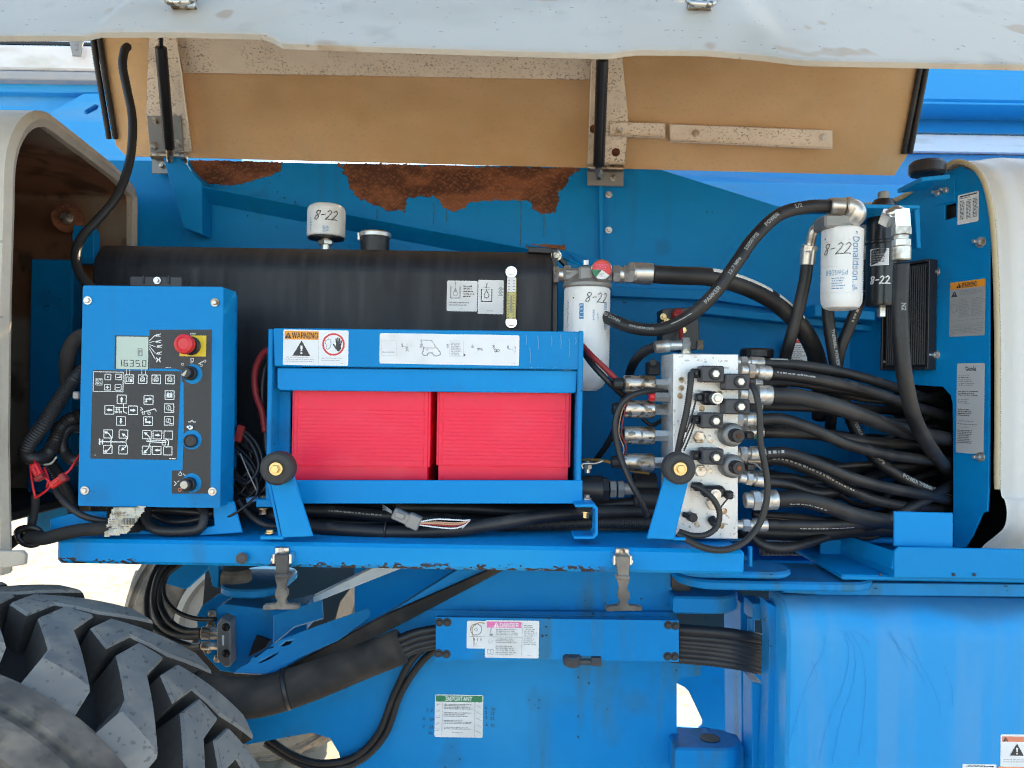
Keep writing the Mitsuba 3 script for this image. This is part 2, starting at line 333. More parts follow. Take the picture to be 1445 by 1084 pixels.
def sheet(P3, t, r=0.0, b=0.001):
    """a flat plate through the 3-D outline P3 (planar), thickness t away from the eye side"""
    P3 = np.asarray(P3, float); o = P3[0]; u = P3[1] - o; u /= np.linalg.norm(u)
    n = np.cross(u, P3[-1] - o); n /= np.linalg.norm(n); v = np.cross(n, u)
    pts = np.stack([(P3 - o) @ u, (P3 - o) @ v], 1)
    if np.dot(n, o - np.array([0, 0, CZ])) < 0: n = -n
    return slab(rnd(pts, r), t, o, u, v, n, b)
def extr_x(yz, x0, x1, b=0.001):
    """profile in (y, z) drawn out along x"""
    return slab(sg.Polygon(yz), x1 - x0, [x0, 0, 0], Y, Z, X, b)
def bolt(c, n, r, h=0.006, washer=True):
    c, n = np.asarray(c, float), np.asarray(n, float) / np.linalg.norm(n)
    ms = [hexn(c, c + n * h, r)]
    if washer: ms.append(cyl(c - n * 0.001, c + n * 0.0018, r * 1.45, 16, 0.0004))
    return cat(ms)

class Decal:
    """flat print on a surface; local units are photograph pixels (u right, v down) times s metres; fn maps local metres (u, v up, out) to the world"""
    def __init__(self, O, U, V, N, s, fn=None):
        self.O, self.U, self.V, self.N, self.s = (np.asarray(O, float), np.asarray(U, float), np.asarray(V, float), np.asarray(N, float), s)
        self.fn, self.L = fn, {}
    def put(self, v, f, mat, lay):
        v = np.asarray(v, float); off = v[:, 2] + 0.0003 * (lay + 1)
        if self.fn: q = self.fn(v[:, 0], v[:, 1], off)
        else: q = self.O + v[:, :1] * self.U + v[:, 1:2] * self.V + off[:, None] * self.N
        self.L.setdefault(mat, []).append(trimesh.Trimesh(q, f, process=False))
    def shape(self, g, mat, lay=1):
        for p in getattr(g, 'geoms', [g]):
            if p.is_empty or p.geom_type != 'Polygon' or p.area < 1e-6: continue
            cv, cf = trimesh.creation.triangulate_polygon(p, engine='earcut')
            cf = np.asarray(cf); a, b, c = cv[cf[:, 0]], cv[cf[:, 1]], cv[cf[:, 2]]
            ccw = ((b - a)[:, 0] * (c - a)[:, 1] - (b - a)[:, 1] * (c - a)[:, 0]) < 0
            cf = np.where(ccw[:, None], cf, cf[:, ::-1])
            self.put(np.c_[cv[:, 0] * self.s, -cv[:, 1] * self.s, np.zeros(len(cv))], cf, mat, lay)
        return self
    def rect(self, x0, y0, x1, y1, mat, lay=1, r=0):
        g = sg.box(x0, y0, x1, y1)
        return self.shape(g.buffer(-r).buffer(r, quad_segs=4) if r else g, mat, lay)
    def box(self, x0, y0, x1, y1, w, mat, lay=1, r=0.0):
        o = sg.box(x0, y0, x1, y1); w = w * 1.3 if mat == 'white_print' else w
        if r: o = o.buffer(-r).buffer(r, quad_segs=3)
        return self.shape(o.difference(o.buffer(-w)), mat, lay)
    def line(self, pts, w, mat, lay=1):
        w = w * 1.3 if mat == 'white_print' else w
        return self.shape(sg.LineString(pts).buffer(w / 2, quad_segs=2, cap_style=1), mat, lay)
    def ring(self, x, y, r, w, mat, lay=1):
        c = sg.Point(x, y).buffer(r, quad_segs=8); return self.shape(c.difference(sg.Point(x, y).buffer(r - w, quad_segs=8)), mat, lay)
    def dot(self, x, y, r, mat, lay=1): return self.shape(sg.Point(x, y).buffer(r, quad_segs=6), mat, lay)
    def arrow(self, x, y, ang, L, w, mat, lay=2):
        g = shapely.union_all([sg.box(-L / 2, -w / 2, L * 0.1, w / 2), sg.Polygon([(0.0, -w), (L / 2, 0), (0.0, w)])])
        return self.shape(shapely.affinity.translate(shapely.affinity.rotate(g, ang, origin=(0, 0)), x, y), mat, lay)
    def text(self, s, x, y, h, mat, lay=1, bold=False, rot=0, width=None):
        m = meshkit.text_mesh(s, h * self.s, 0.00005, bold); v = np.array(m.vertices)
        if width: v[:, 0] *= width * self.s / max(v[:, 0].max(), 1e-9)
        c, sn = math.cos(math.radians(rot)), math.sin(math.radians(rot))
        q = np.c_[v[:, 0] * c + v[:, 1] * sn, -v[:, 0] * sn + v[:, 1] * c, v[:, 2]]
        q[:, 0] += x * self.s; q[:, 1] -= y * self.s
        self.put(q, m.faces, mat, lay); return self
    def lines(self, x0, y0, x1, y1, rows, mat='ink_grey', lay=1, fill=0.45, seed=0, ragged=True):
        """print too small to read: rows of short dashes"""
        rg = random.Random(seed + int(x0 * 7 + y0 * 13)); h = (y1 - y0) / rows; gs = []
        for i in range(rows):
            x, end = x0, x1 - (rg.random() * 0.35 * (x1 - x0) if ragged else 0)
            while x < end - 0.8:
                w = min(end - x, rg.uniform(1.6, 5.5)); gs.append(sg.box(x, y0 + i * h, x + w, y0 + i * h + h * fill)); x += w + 0.9
        return self.shape(sg.MultiPolygon(gs), mat, lay) if gs else self
    def done(self, parent, name='label', first=None, label=None, child='print'):
        """the paper (material named by first) becomes the part, the inks its children; without paper every ink is a part"""
        k = parent
        if first:
            k = part(parent, name, cat(self.L.pop(first)), first, False, label)
        for mat, ms in self.L.items():
            part(k, child if first else name, cat(ms), mat, False)
        return k
def pdecal(px, py, d, s=None):
    """a decal on a plane facing the eye; local origin at px, py, local unit = one photograph pixel at depth d"""
    return Decal(W(px, py, d), X, Z, -Y, s or S(d))
def hand(s):
    """marker-pen strokes of a date, in units of the letter height, v down"""
    G = {'8': [[(.45, .1), (.2, .05), (.1, .25), (.3, .45), (.45, .7), (.3, .95), (.08, .85), (.12, .62), (.42, .4), (.5, .15), (.45, .1)]], '-': [[(.05, .5), (.42, .45)]],
         '2': [[(.05, .2), (.25, .02), (.45, .2), (.35, .5), (.05, .95), (.3, .9), (.6, .95)]]}
    x, out = 0, []
    for ch in s:
        out += [[(x + a, b) for a, b in st] for st in G[ch]]; x += {'8': .62, '-': .5, '2': .62}[ch]
    return out
# ------------------------------------------------------------------ the setting: ground
g = trimesh.creation.box((240, 240, 0.1)); g.apply_translation([0, 20, -0.068])
struct('ground', g, 'concrete', False)

# ------------------------------------------------------------------ boom and frame behind the compartment
bm = thing('lift_boom', 'big blue box section boom behind the open hood, with a sunlit ledge', 'boom')
def bar(x0, x1, y0, y1, d0, d1, mat, name, label=None, b=0.004):
    part(bm, name, pbox(x0, y0, x1, y1, d0, d1, b), mat, 30, label)
part(bm, 'boom_tube', pbox(1150, -40, 2150, 149, 2.62, 3.1, 0.01), 'boom_blue')
part(bm, 'weld_ledge', pbox(1150, 149, 2150, 152, 2.60, 3.0, 0.002), 'boom_blue')
def xsec(pts, d, x0, x1, t=0.03):   # profile points: (photograph row, depth) drawn along the boom
    q = [(dd, W(1350, y, dd)[2]) for y, dd in pts]
    xa, xb = W(x0, 200, d)[0], W(x1, 200, d)[0]
    q2 = q + [(q[-1][0] + t, q[-1][1]), (q[0][0] + t, q[0][1])]
    return extr_x(q2, xa, xb, 0.001)
part(bm, 'lower_flange', xsec([(151, 2.86), (187, 2.66)], 2.65, 1150, 2150), 'blue_gloss')
part(bm, 'sloped_ledge', xsec([(186, 2.74), (214, 2.40)], 2.6, 1150, 2150), 'boom_white', 30, 'sunlit pale ledge')
part(bm, 'front_web', xsec([(213, 2.45), (262, 2.47)], 2.45, 900, 2150), 'boom_blue')
part(bm, 'bottom_flange', pbox(700, 262, 2150, 300, 2.40, 2.9, 0.004), 'boom_blue')
fr = thing('upper_frame', 'pale beam over blue plates seen above the rusty left cowl', 'frame')
part(fr, 'pale_beam', pbox(-700, 59, 300, 94, 2.5, 2.9, 0.006), 'boom_white')
part(fr, 'painted_beam_shadow', pbox(-700, 54, 300, 59, 2.53, 2.9, 0.002), 'black_plastic')  # solid black strip standing in for the shadow above the beam
part(fr, 'pale_blue_flange', pbox(-700, 96, 300, 108, 2.48, 2.9, 0.003), 'grey_label')
part(fr, 'blue_channel', pbox(-700, 109, 300, 126, 2.52, 2.9, 0.004), 'boom_blue')
part(fr, 'side_plate', pbox(-700, 127, 340, 420, 2.56, 2.9, 0.004), 'boom_blue')
part(fr, 'gusset_plate', pp([(70, 158), (118, 132), (210, 132), (230, 300), (120, 300)], 2.50, 2.53, holes=[[(119, 156), (134, 147), (139, 149), (137, 154), (123, 161), (119, 160)]]), 'boom_blue')
part(fr, 'strap', cat([pp([(97, 57), (117, 57), (113, 79), (102, 79)], 2.47, 2.478), bolt(W(107, 62, 2.47), -Y, 0.006, 0.004), bolt(W(107, 68, 2.47), -Y, 0.006, 0.004)]), 'cast_grey')

# ------------------------------------------------------------------ rear wall of the compartment
D_W = 1.92
wall = thing('rear_wall', 'blue sheet metal rear wall of the compartment, rusted below the hood', 'wall')
part(wall, 'panel', pp([(150, 226), (925, 237), (1098, 291), (1262, 292), (1262, 800), (150, 794)], D_W, D_W + 0.012), 'blue_paint')
def jag(pts, amp, seed, step=2.2):
    rg = np.random.default_rng(seed); p = sg.Polygon(pts).exterior; n = int(p.length / step); out = []
    for i in range(n):
        q = p.interpolate(i / n, normalized=True); out.append((q.x + rg.normal() * amp, q.y + rg.normal() * amp))
    return sg.Polygon(out).buffer(0)
def patch(pts, amp, seed):
    j = jag(pts, amp, seed); j = j if j.geom_type == 'Polygon' else max(j.geoms, key=lambda g: g.area)
    c = np.array(j.exterior.coords)[:-1]
    return pp(c, D_W - 0.0012, D_W - 0.0002, 0, 0)
part(wall, 'rust_patch', patch([(476, 231), (820, 237), (814, 244), (803, 248), (799, 262), (788, 270), (789, 283), (782, 300), (764, 302), (752, 292), (748, 284), (728, 282), (700, 283), (662, 284), (656, 293), (640, 299), (624, 290), (620, 280), (596, 277), (574, 279), (571, 298), (548, 297), (520, 286), (503, 277), (492, 262), (490, 248)], 1.3, 3), 'rust', False, 'large flaking rust patch')
part(wall, 'rust_patch', patch([(266, 226), (398, 229), (396, 240), (380, 248), (352, 256), (325, 262), (296, 259), (280, 250)], 0.8, 5), 'rust', False, 'small rust patch')
part(wall, 'rust_patch', patch([(742, 344), (798, 346), (799, 353), (742, 353)], 0.6, 6), 'rust', False)
part(wall, 'diagonal_brace', sheet([W(258, 281, D_W - .001), W(748, 374, D_W - .001), W(748, 352, 1.862), W(258, 259, 1.862)], 0.004), 'blue_paint')
part(wall, 'gusset', pp([(230, 222), (252, 222), (285, 258), (285, 331), (259, 322)], 1.86, D_W - 0.003), 'blue_paint')
part(wall, 'stiffener', pp([(845, 250), (851, 250), (851, 402), (847, 402)], 1.90, D_W - 0.0015), 'blue_paint')
part(wall, 'lower_rail', pp([(862, 405), (1010, 410), (1250, 446), (1250, 458), (1010, 424), (862, 418)], 1.89, D_W - 0.002), 'blue_paint')
part(wall, 'lower_shelf', pp([(985, 430), (1252, 462), (1252, 470), (985, 442)], 1.86, D_W - 0.004), 'blue_paint')
part(wall, 'compartment_floor', cbox(np.array([-0.79, 1.625, 0.998]), np.array([0.85, 1.919, 1.010])), 'blue_paint')
for x, y in ((279, 267), (859, 275), (859, 325), (1013, 265)):
    if x < 1000: part(wall, 'bolt', bolt(W(x, y, D_W), -Y, 0.006, 0.012), 'zinc_steel')
post = solo('frame_post', 'blue vertical frame post behind the left wiring loom', 'post', cat([pbox(40, 366, 100, 765, 1.80, 1.84), pbox(102, 366, 130, 765, 1.87, 1.90)]), 'blue_paint')

# ------------------------------------------------------------------ hood, swung up on its hinges
HP, HN = np.array([0, 1.918, 1.86]), np.array([0, -0.906, -0.424])
hp = lambda x, y, o=0.0: WPl(x, y, HP, HN, o)
hood = thing('compartment_hood', 'white fibreglass hood swung open, raw brown inside showing', 'hood')
part(hood, 'top_panel', sheet([hp(101, -93), hp(135, 60), hp(163, 205), hp(178, 221), hp(1262, 248), hp(1284, 214), hp(1309, 60), hp(1350, -70)], 0.008), 'raw_fibreglass', False)
SKP, SKU, SKN = np.array([0, 1.15, 1.812]), np.array([0, 0.743, 0.669]), np.array([0, -0.669, 0.743])
def skirt():
    ex = np.array([-300, 0, 60, 122, 130, 138, 250, 370, 385, 398, 480, 700, 845, 862, 880, 900, 1000, 1080, 1110, 1140, 1300, 1445, 1800])
    ey = np.array([54, 57, 57, 57, 54, 52, 52, 55, 60, 68, 71, 78, 82, 82, 79, 77, 78, 85, 89, 92, 95, 98, 104])
    P = np.array([WPl(a, b - 8, SKP, SKN) for a, b in zip(ex, ey)])
    s_e = (P - SKP) @ SKU
    xs = np.linspace(-1.02, 1.02, 260); s0 = np.interp(xs, P[:, 0], s_e)
    up = np.r_[0, 0.004, 0.012, np.linspace(0.03, 0.75, 40)]
    px0 = np.interp(xs, P[:, 0], ex)
    st = lambda a, b, x: np.clip((x - a) / (b - a), 0, 1) ** 2 * (3 - 2 * np.clip((x - a) / (b - a), 0, 1))
    rib = st(118, 142, px0) - st(362, 400, px0) + st(850, 905, px0) - st(1078, 1146, px0)
    def grid(off, lip):
        V = []
        for k, u in enumerate(up):
            h = off + 0.010 * rib * min(u / 0.12, 1) - (0.002 if k == 0 else 0.0005 if k == 1 else 0) * lip
            V.append(np.stack([xs, np.zeros_like(xs), np.zeros_like(xs)], 1) + SKP + (s0 + u * (0.75 - s0) / 0.75)[:, None] * SKU + h[:, None] * SKN)
        return np.array(V)
    A, B = grid(0.0, 1), grid(-0.012, -1); m, n = A.shape[:2]
    q = []
    for i in range(m - 1):
        for j in range(n - 1):
            a, b, c, d = i * n + j, i * n + j + 1, (i + 1) * n + j + 1, (i + 1) * n + j
            q += [[a, b, c, d], [a + m * n, d + m * n, c + m * n, b + m * n]]
    for j in range(n - 1): q.append([j, m * n + j, m * n + j + 1, j + 1])
    q = np.array(q)
    return trimesh.Trimesh(np.vstack([A.reshape(-1, 3), B.reshape(-1, 3)]), np.vstack([q[:, [0, 1, 2]], q[:, [0, 2, 3]]]), process=False)
part(hood, 'front_skirt', skirt(), 'white_gelcoat', 35, 'faded white front skirt, its lower edge towards the viewer')
for sx, (a, b, c, d) in enumerate([((118, -60), (132, 60), (154, 196), (163, 197)), ((1333, -60), (1307, 97), (1284, 217), (1275, 219))]):
    for o, w in ((0, 0), (1, 1)):
        dx = (9 if sx == 0 else -9) * o
        part(hood, 'edge_seal', tube([hp(a[0] + dx, a[1], 0.006), hp(b[0] + dx, b[1], 0.006), hp(c[0] + dx, c[1], 0.006)], 0.0065, 10, 6), 'hose_rubber', True)
part(hood, 'stiffener_bar', sheet([hp(247, 40, .012), hp(836, 70, .012), hp(832, 113, .012), hp(258, 103, .012)], 0.012), 'speckled_galvanised')
def pleat(a, b, o0, o1):      # a flange standing off the panel between two measured points
    return sheet([hp(*a, o0), hp(*b, o0), hp(*b, o1), hp(*a, o1)], 0.003)
lb = part(hood, 'hinge_bracket', cat([sheet([hp(211, 30, .016), hp(246, 30, .016), hp(257, 105, .016), hp(271, 214, .016), hp(212, 219, .016), hp(206, 160, .016)], 0.004),
    pleat((247, 40), (258, 108), .002, .034), pleat((258, 110), (271, 214), .002, .040)]), 'speckled_galvanised')
part(lb, 'bolted_plate', sheet([hp(207, 164, .020), hp(255, 163, .020), hp(259, 213, .020), hp(212, 216, .020)], 0.003), 'cast_grey')
for x, y in ((219, 170), (251, 203), (218, 206)): part(lb, 'bolt', bolt(hp(x, y, .020), HN, 0.007), 'corroded_steel')
rb = part(hood, 'hinge_bracket', cat([sheet([hp(836, 60, .016), hp(876, 60, .016), hp(887, 172, .016), hp(881, 236, .016), hp(829, 232, .016), hp(833, 112, .016)], 0.004),
    pleat((834, 75), (829, 230), .002, .036)]), 'speckled_galvanised')
for x, y in ((869, 215), (838, 182)): part(rb, 'bolt', bolt(hp(x, y, .016), HN, 0.007), 'rust')
for pts in ([(860, 172), (939, 174), (939, 196), (860, 193)], [(945, 175), (1175, 184), (1175, 209), (945, 199)]):
    a, b, c, d = pts
    k = part(hood, 'angle_rail', cat([sheet([hp(*a, .024), hp(*b, .024), hp(*c, .024), hp(*d, .024)], 0.003),
        sheet([hp(*d, .024), hp(*c, .024), hp(*c, .045), hp(*d, .045)], 0.003)]), 'speckled_galvanised')
for x, y in ((874, 184), (982, 188), (1162, 194)): part(k, 'bolt', bolt(hp(x, y, .026), HN, 0.006, 0.004), 'corroded_steel')
for i, (x0, x1, y) in enumerate(((214, 264, 219), (829, 880, 236))):
    h = part(hood, 'hinge', cyl(W(x0, y + 1, 1.885), W(x1, y + 1.6, 1.885), 0.009, 14), 'corroded_steel')
    part(h, 'wall_leaf', pp([(x0, y + 2), (x1, y + 3), (x1, y + 27), (x0, y + 26)], 1.895, 1.9), 'cast_grey')
    for q in (0.3, 0.72): part(h, 'bolt', bolt(W(x0 + (x1 - x0) * q, y + 15, 1.895), -Y, 0.006), 'corroded_steel')
for i, (a, b, r) in enumerate((((239, 214), (227, 66), 0.0115), ((845, 238), (850, 84), 0.0125))):
    gs = thing('gas_spring', ('black gas spring rising from the left hood hinge', 'black gas spring beside the angle rail')[i], 'gas spring')
    p0, p1, top = W(a[0], a[1] - 4, 1.84), W(b[0], b[1], 1.70), W(b[0] - (1 if i == 0 else -1), b[1] - 90, 1.615)
    part(gs, 'cylinder', cyl(p0, p1, r * 1.1, 18, 0.002), 'black_can')
    part(gs, 'rod', cyl(p1, top, r * 0.45, 12), 'black_can')
    part(gs, 'end_fitting', cyl(W(a[0] + 1, a[1] + 14, 1.86), p0, r * 0.75, 12), 'corroded_steel')
for i, x in enumerate((258, 988)):
    c = WPl(x, (1, 4)[i], SKP, SKN, 0.02)
    k = thing('hood_catch', ('rusty steel catch on the hood skirt, left', 'rusty steel catch on the hood skirt, right')[i], 'catch')
    part(k, 'plate', cbox(c + [-.02, -.002, -.012], c + [.02, .012, .05], .002), 'corroded_steel')
    part(k, 'hook', tube([c + [-.022, -.008, 0], c + [-.012, -.02, -.012], c + [.012, -.02, -.012], c + [.022, -.008, 0]], .0055, 10), 'corroded_steel', True)

# ------------------------------------------------------------------ cowls at both ends
def cowl(prof, xo, x_far, t, out, inn, top, lab, catg, mir):
    """a fibreglass shell drawn along x; prof in (y, z), open at the end xo(y)"""
    P = np.array(prof); k = len(P)
    d = np.gradient(P, axis=0); nrm = np.stack([d[:, 1], -d[:, 0]], 1); nrm /= np.linalg.norm(nrm, axis=1, keepdims=True)
    I = P + nrm * t
    def surf(Q, xa, xb, fl=False):
        v = np.vstack([np.c_[[xa(y) for y, z in P], Q], np.c_[np.full(k, xb), Q]])
        f = np.array([[i, i + 1, k + i + 1, k + i] for i in range(k - 1)])
        if fl: f = f[:, ::-1]
        return trimesh.Trimesh(v, np.vstack([f[:, [0, 1, 2]], f[:, [0, 2, 3]]]), process=False)
    w = thing(top, lab, catg)
    xb = x_far
    s = -1 if mir else 1
    part(w, 'outer_shell', surf(P, xo, xb), out, 50)
    part(w, 'inner_liner', surf(I, lambda y: xo(y) + s * 0.012, xb, True), inn, 50)
    return w, P, I
arc = lambda cy, cz, r, a0, a1, n: [(cy + r * math.cos(math.radians(a)), cz + r * math.sin(math.radians(a))) for a in np.linspace(a0, a1, n)]
# left: opening edge recedes from x=-0.86 near the eye to x=-0.925 at the wall
xo_l = lambda y: -0.862 - 0.10 * (y - 1.31)
prof_l = [(1.315, 0.98), (1.300, 1.2), (1.298, 1.45), (1.302, 1.60)] + arc(1.46, 1.655, 0.158, 180, 95, 10) + [(1.60, 1.806), (1.75, 1.798), (1.84, 1.785)] + arc(1.84, 1.74, 0.045, 85, 5, 5) + [(1.888, 1.6), (1.89, 1.3), (1.89, 0.98)]
wl, PL, IL = cowl(prof_l, xo_l, -1.9, 0.03, 'white_gelcoat', 'cowl_inside', 'left_cowl'.replace('left_cowl', 'end_cowl'), 'pale cowl at the left end, rusty brown inside', 'cowl', True)
def rim(P, I, xo, w, sgn):
    k = len(P); O, J = P, P + (I - P) * 0.95
    X0 = np.array([xo(y) for y, z in P])
    v = np.vstack([np.c_[X0, O], np.c_[X0 + sgn * 0.006, O + (J - O) * 0.5], np.c_[X0, J], np.c_[X0 - sgn * w, J + (J - O) * 0.04]])
    f = np.array([[r * k + i, r * k + i + 1, (r + 1) * k + i + 1, (r + 1) * k + i] for r in range(3) for i in range(k - 1)])
    return trimesh.Trimesh(v, np.vstack([f[:, [0, 1, 2]], f[:, [0, 2, 3]]]), process=False)
part(wl, 'rim', rim(PL, IL, xo_l, 0.03, 1), 'white_gelcoat', 40)
bk = part(wl, 'mount_bracket', pp([(104, 318), (128, 320), (132, 328), (132, 372), (112, 372), (101, 335)], 1.80, 1.83), 'blue_paint')
part(wl, 'added_end_wall', cbox(np.array([-1.9, 1.31, 0.98]), np.array([-1.89, 1.88, 1.80])), 'cowl_inside')  # unseen closure added to keep light out of the cowl
part(bk, 'bolt', bolt(W(95, 308, 1.81), -Y, 0.010, 0.016), 'corroded_steel')
part(wl, 'washer', cyl(W(95, 308, 1.835), W(95, 308, 1.825), 0.034, 24), 'rust')
part(wl, 'hem_corner', pp([(-40, 778), (30, 778), (35, 783), (34, 797), (22, 799), (8, 802), (-40, 804)], 1.27, 1.28), 'white_gelcoat')
part(wl, 'added_dark_floor', cbox(np.array([-1.7, 1.32, 1.03]), np.array([-0.99, 1.90, 1.05])), 'black_plastic')  # black floor added to darken the inside of the cowl

# right: bulkhead plate with the oil cooler, and the white cowl beyond it
BO, BU, BN = np.array([0.980, 1.590, 0.0]), np.array([-0.395, 0.9187, 0.0]), np.array([0.9187, 0.395, 0.0])   # the bulkhead's plane, turned a little towards the eye
def yz(px, py):
    q = WPl(px, py, BO, BN) - BO
    return (q @ BU, q[2])
def BP(t, z, o=0.0): return BO + BU * t + Z * z - BN * o
def bulge():
    base = [yz(1388, 803), yz(1379, 794), yz(1378, 779), yz(1385, 768), yz(1399, 757), yz(1412, 744), yz(1416, 725), yz(1413, 706), yz(1407, 690), yz(1407, 600), yz(1407, 480), yz(1405, 390), yz(1401, 320), yz(1395, 280), yz(1386, 252), yz(1374, 237), yz(1353, 229), yz(1333, 238), yz(1298, 262), yz(1262, 284), (0.40, 1.77), (0.43, 1.70)]
    P = spline(np.array([(0, *q) for q in base]), 4)[:, 1:]
    d = np.gradient(P, axis=0); nr = np.stack([-d[:, 1], d[:, 0]], 1); nr /= np.linalg.norm(nr, axis=1, keepdims=True)
    for _ in range(40): nr[1:-1] = (nr[:-2] + nr[1:-1] + nr[2:]) / 3
    nr[:24] = [-1, -.02]; nr /= np.linalg.norm(nr, axis=1, keepdims=True)
    rings = [(-.004, .003), (.006, .003), (.012, .008), (.016, .018), (.024, .028), (.036, .034), (.05, .044), (.062, .062), (.082, .082), (.12, .096), (.22, .105), (1.0, .11)]
    out = []
    for x, o in rings:
        q = P + nr * o * np.array([1, .18]); out.append(BO + q[:, :1] * BU + q[:, 1:] * Z + x * BN)
    return np.array(out)
BG = bulge()
def loft(R):
    m, n = R.shape[:2]; i, j = np.meshgrid(np.arange(m - 1), np.arange(n - 1), indexing='ij')
    q = np.stack([i * n + j, i * n + j + 1, (i + 1) * n + j + 1, (i + 1) * n + j], -1).reshape(-1, 4)
    return trimesh.Trimesh(R.reshape(-1, 3), np.vstack([q[:, [0, 1, 2]], q[:, [0, 2, 3]]]), process=False)
wr = thing('end_cowl', 'white rounded cowl at the right end with a yellowed rim', 'cowl')
part(wr, 'outer_shell', loft(BG[1:]), 'clean_gelcoat', 50)
part(wr, 'rim', tube(BG[0][32:], .0055, 10, 2), 'rim_tape', True, 'yellowed taped rim')
# soft corner of the cowl that sweeps down below its opening
def lobe():
    pts = [(1412, 690), (1416, 705), (1418, 725), (1413, 744), (1398, 757), (1384, 768), (1377, 778), (1376, 794), (1384, 801), (1400, 803), (1475, 800), (1600, 798), (1600, 640), (1412, 640)]
    return pp(pts, 1.40, 1.434, 0.004, 0.009)

bh = thing('side_bulkhead', 'blue bulkhead plate facing left, with a cut-out for the hoses', 'bulkhead')
yb = [yz(1345, 774), yz(1362, 772), yz(1372, 756), yz(1380, 738), yz(1386, 724), yz(1393, 722), yz(1395, 690), yz(1396, 560), yz(1396, 330), yz(1392, 285), yz(1384, 258), yz(1374, 243), yz(1355, 235), yz(1335, 243), yz(1262, 288), (0.375, 1.755), (0.375, 0.95)]
hole = [yz(1344, 570), yz(1341, 558), yz(1330, 546), (0.30, yz(1330, 546)[1] + .01), (0.30, 0.90), yz(1345, 778)]
slot = [yz(1333, 290), yz(1349, 286), yz(1349, 306), yz(1333, 311)]
bp = sg.Polygon(yb).difference(sg.Polygon(hole)).difference(sg.Polygon(slot))
bp = bp if bp.geom_type == 'Polygon' else max(bp.geoms, key=lambda q: q.area)
part(bh, 'plate', slab(bp, 0.006, BO, BU, Z, BN, 0.001), 'blue_paint')
part(bh, 'added_dark_backing', cat([cbox(np.array([1.30, 1.47, 0.95]), np.array([1.31, 2.0, 1.78])), cbox(np.array([0.952, 1.955, 0.95]), np.array([1.30, 1.965, 1.76])), cbox(np.array([0.952, 1.47, 0.978]), np.array([1.30, 1.953, 0.985]))]), 'black_plastic')  # black walls added so that the cut-out looks dark inside
part(bh, 'added_slot_backing', slab(sg.Polygon([yz(1326, 284), yz(1356, 280), yz(1356, 314), yz(1326, 318)]), .002, BP(0, 0, -.02), BU, Z, BN, .0005), 'black_plastic')  # black plate added behind the slot to make it look dark
part(bh, 'top_tab', cat([pp([(1300, 250), (1341, 246), (1341, 252), (1300, 256)], 1.60, 1.70), slab(sg.Polygon([yz(1322, 248), yz(1348, 244), yz(1349, 284), yz(1322, 290)]), .003, BP(0, 0, .0035), BU, Z, BN, .001)]), 'blue_paint')
part(bh, 'cap', lathe([(0.033, 0), (0.036, 0.004), (0.036, 0.022), (0.031, 0.028)], W(1308, 247, 1.66), Z, 28), 'black_plastic')
for x, y, r in ((1326, 273, .007), (1337, 269, .007), (1384, 342, .008), (1321, 384, .007), (1321, 501, .007), (1257, 511, .006), (1384, 645, .007), (1289, 313, .006)):
    c = BP(*yz(x, y)); part(bh, 'bolt', cat([bolt(c, -BN, r, 0.010), cyl(c, c - BN * 0.024, r * 0.55, 12)]), 'zinc_steel')
cool = thing('oil_cooler', 'black finned oil cooler bolted to the side bulkhead', 'oil cooler')
def lbox(t0, t1, z0, z1, o0, o1, bev=.001):
    """a box standing off the bulkhead, measured along it, up and away from it"""
    m = cbox(np.array([t0, z0, o0]), np.array([t1, z1, o1]), bev); v = np.array(m.vertices)
    return trimesh.Trimesh(BO + v[:, :1] * BU + v[:, 1:2] * Z - v[:, 2:] * BN, m.faces[:, ::-1], process=False)
(ct0, cz1), (ct1, cz0) = yz(1321, 371), yz(1257, 519)
part(cool, 'core', lbox(ct0, ct1, cz0, cz1, .004, .020), 'black_plastic')
for i in range(19):
    t = ct0 + .004 + i * (ct1 - ct0 - .010) / 19
    part(cool, 'fin', lbox(t, t + .0028, cz0 + .005, cz1 - .005, .0202, .0265, .0004), 'dark_grey_plastic', False)
part(cool, 'frame', cat([lbox(ct0 - .006, ct0 - .0005, cz0 - .006, cz1 + .006, .003, .028), lbox(ct1 + .0005, ct1 + .006, cz0 - .006, cz1 + .006, .003, .028), lbox(ct0, ct1, cz0 - .0065, cz0 - .0005, .003, .028), lbox(ct0, ct1, cz1 + .0005, cz1 + .0065, .003, .028)]), 'black_plastic')
# shelf pan below the bulkhead
pan = thing('side_pan', 'blue folded pan with a tall front lip below the side bulkhead', 'pan')
part(pan, 'front_lip', pp([(1262, 722), (1340, 724), (1345, 724), (1345, 774), (1262, 771)], 1.44, 1.446), 'blue_rail_paint')
part(pan, 'front_skirt', pp([(1262, 778), (1268, 772), (1470, 776), (1470, 818), (1262, 815)], 1.42, 1.426), 'blue_paint')
part(pan, 'left_wing', sheet([W(1262, 778, 1.424), W(1258, 803, 1.424), W(1182, 775, 1.64), W(1182, 752, 1.64)], 0.004), 'blue_paint')
part(pan, 'left_skirt', sheet([W(1262, 778, 1.43), W(1262, 815, 1.43), W(1160, 798, 1.70), W(1160, 770, 1.70)], 0.004), 'blue_paint')
part(pan, 'tray_floor', cbox(np.array([0.62, 1.44, 0.965]), np.array([1.3, 1.9, 0.975])), 'blue_paint')
part(pan, 'clip_plate', pp([(1158, 760), (1188, 762), (1200, 780), (1200, 793), (1158, 791)], 1.62, 1.626), 'blue_paint')
for x in (1242, 1346, 1375): part(pan, 'rivet', cyl(W(x, 811, 1.42), W(x, 811, 1.416), 0.003, 10), 'ink_black')

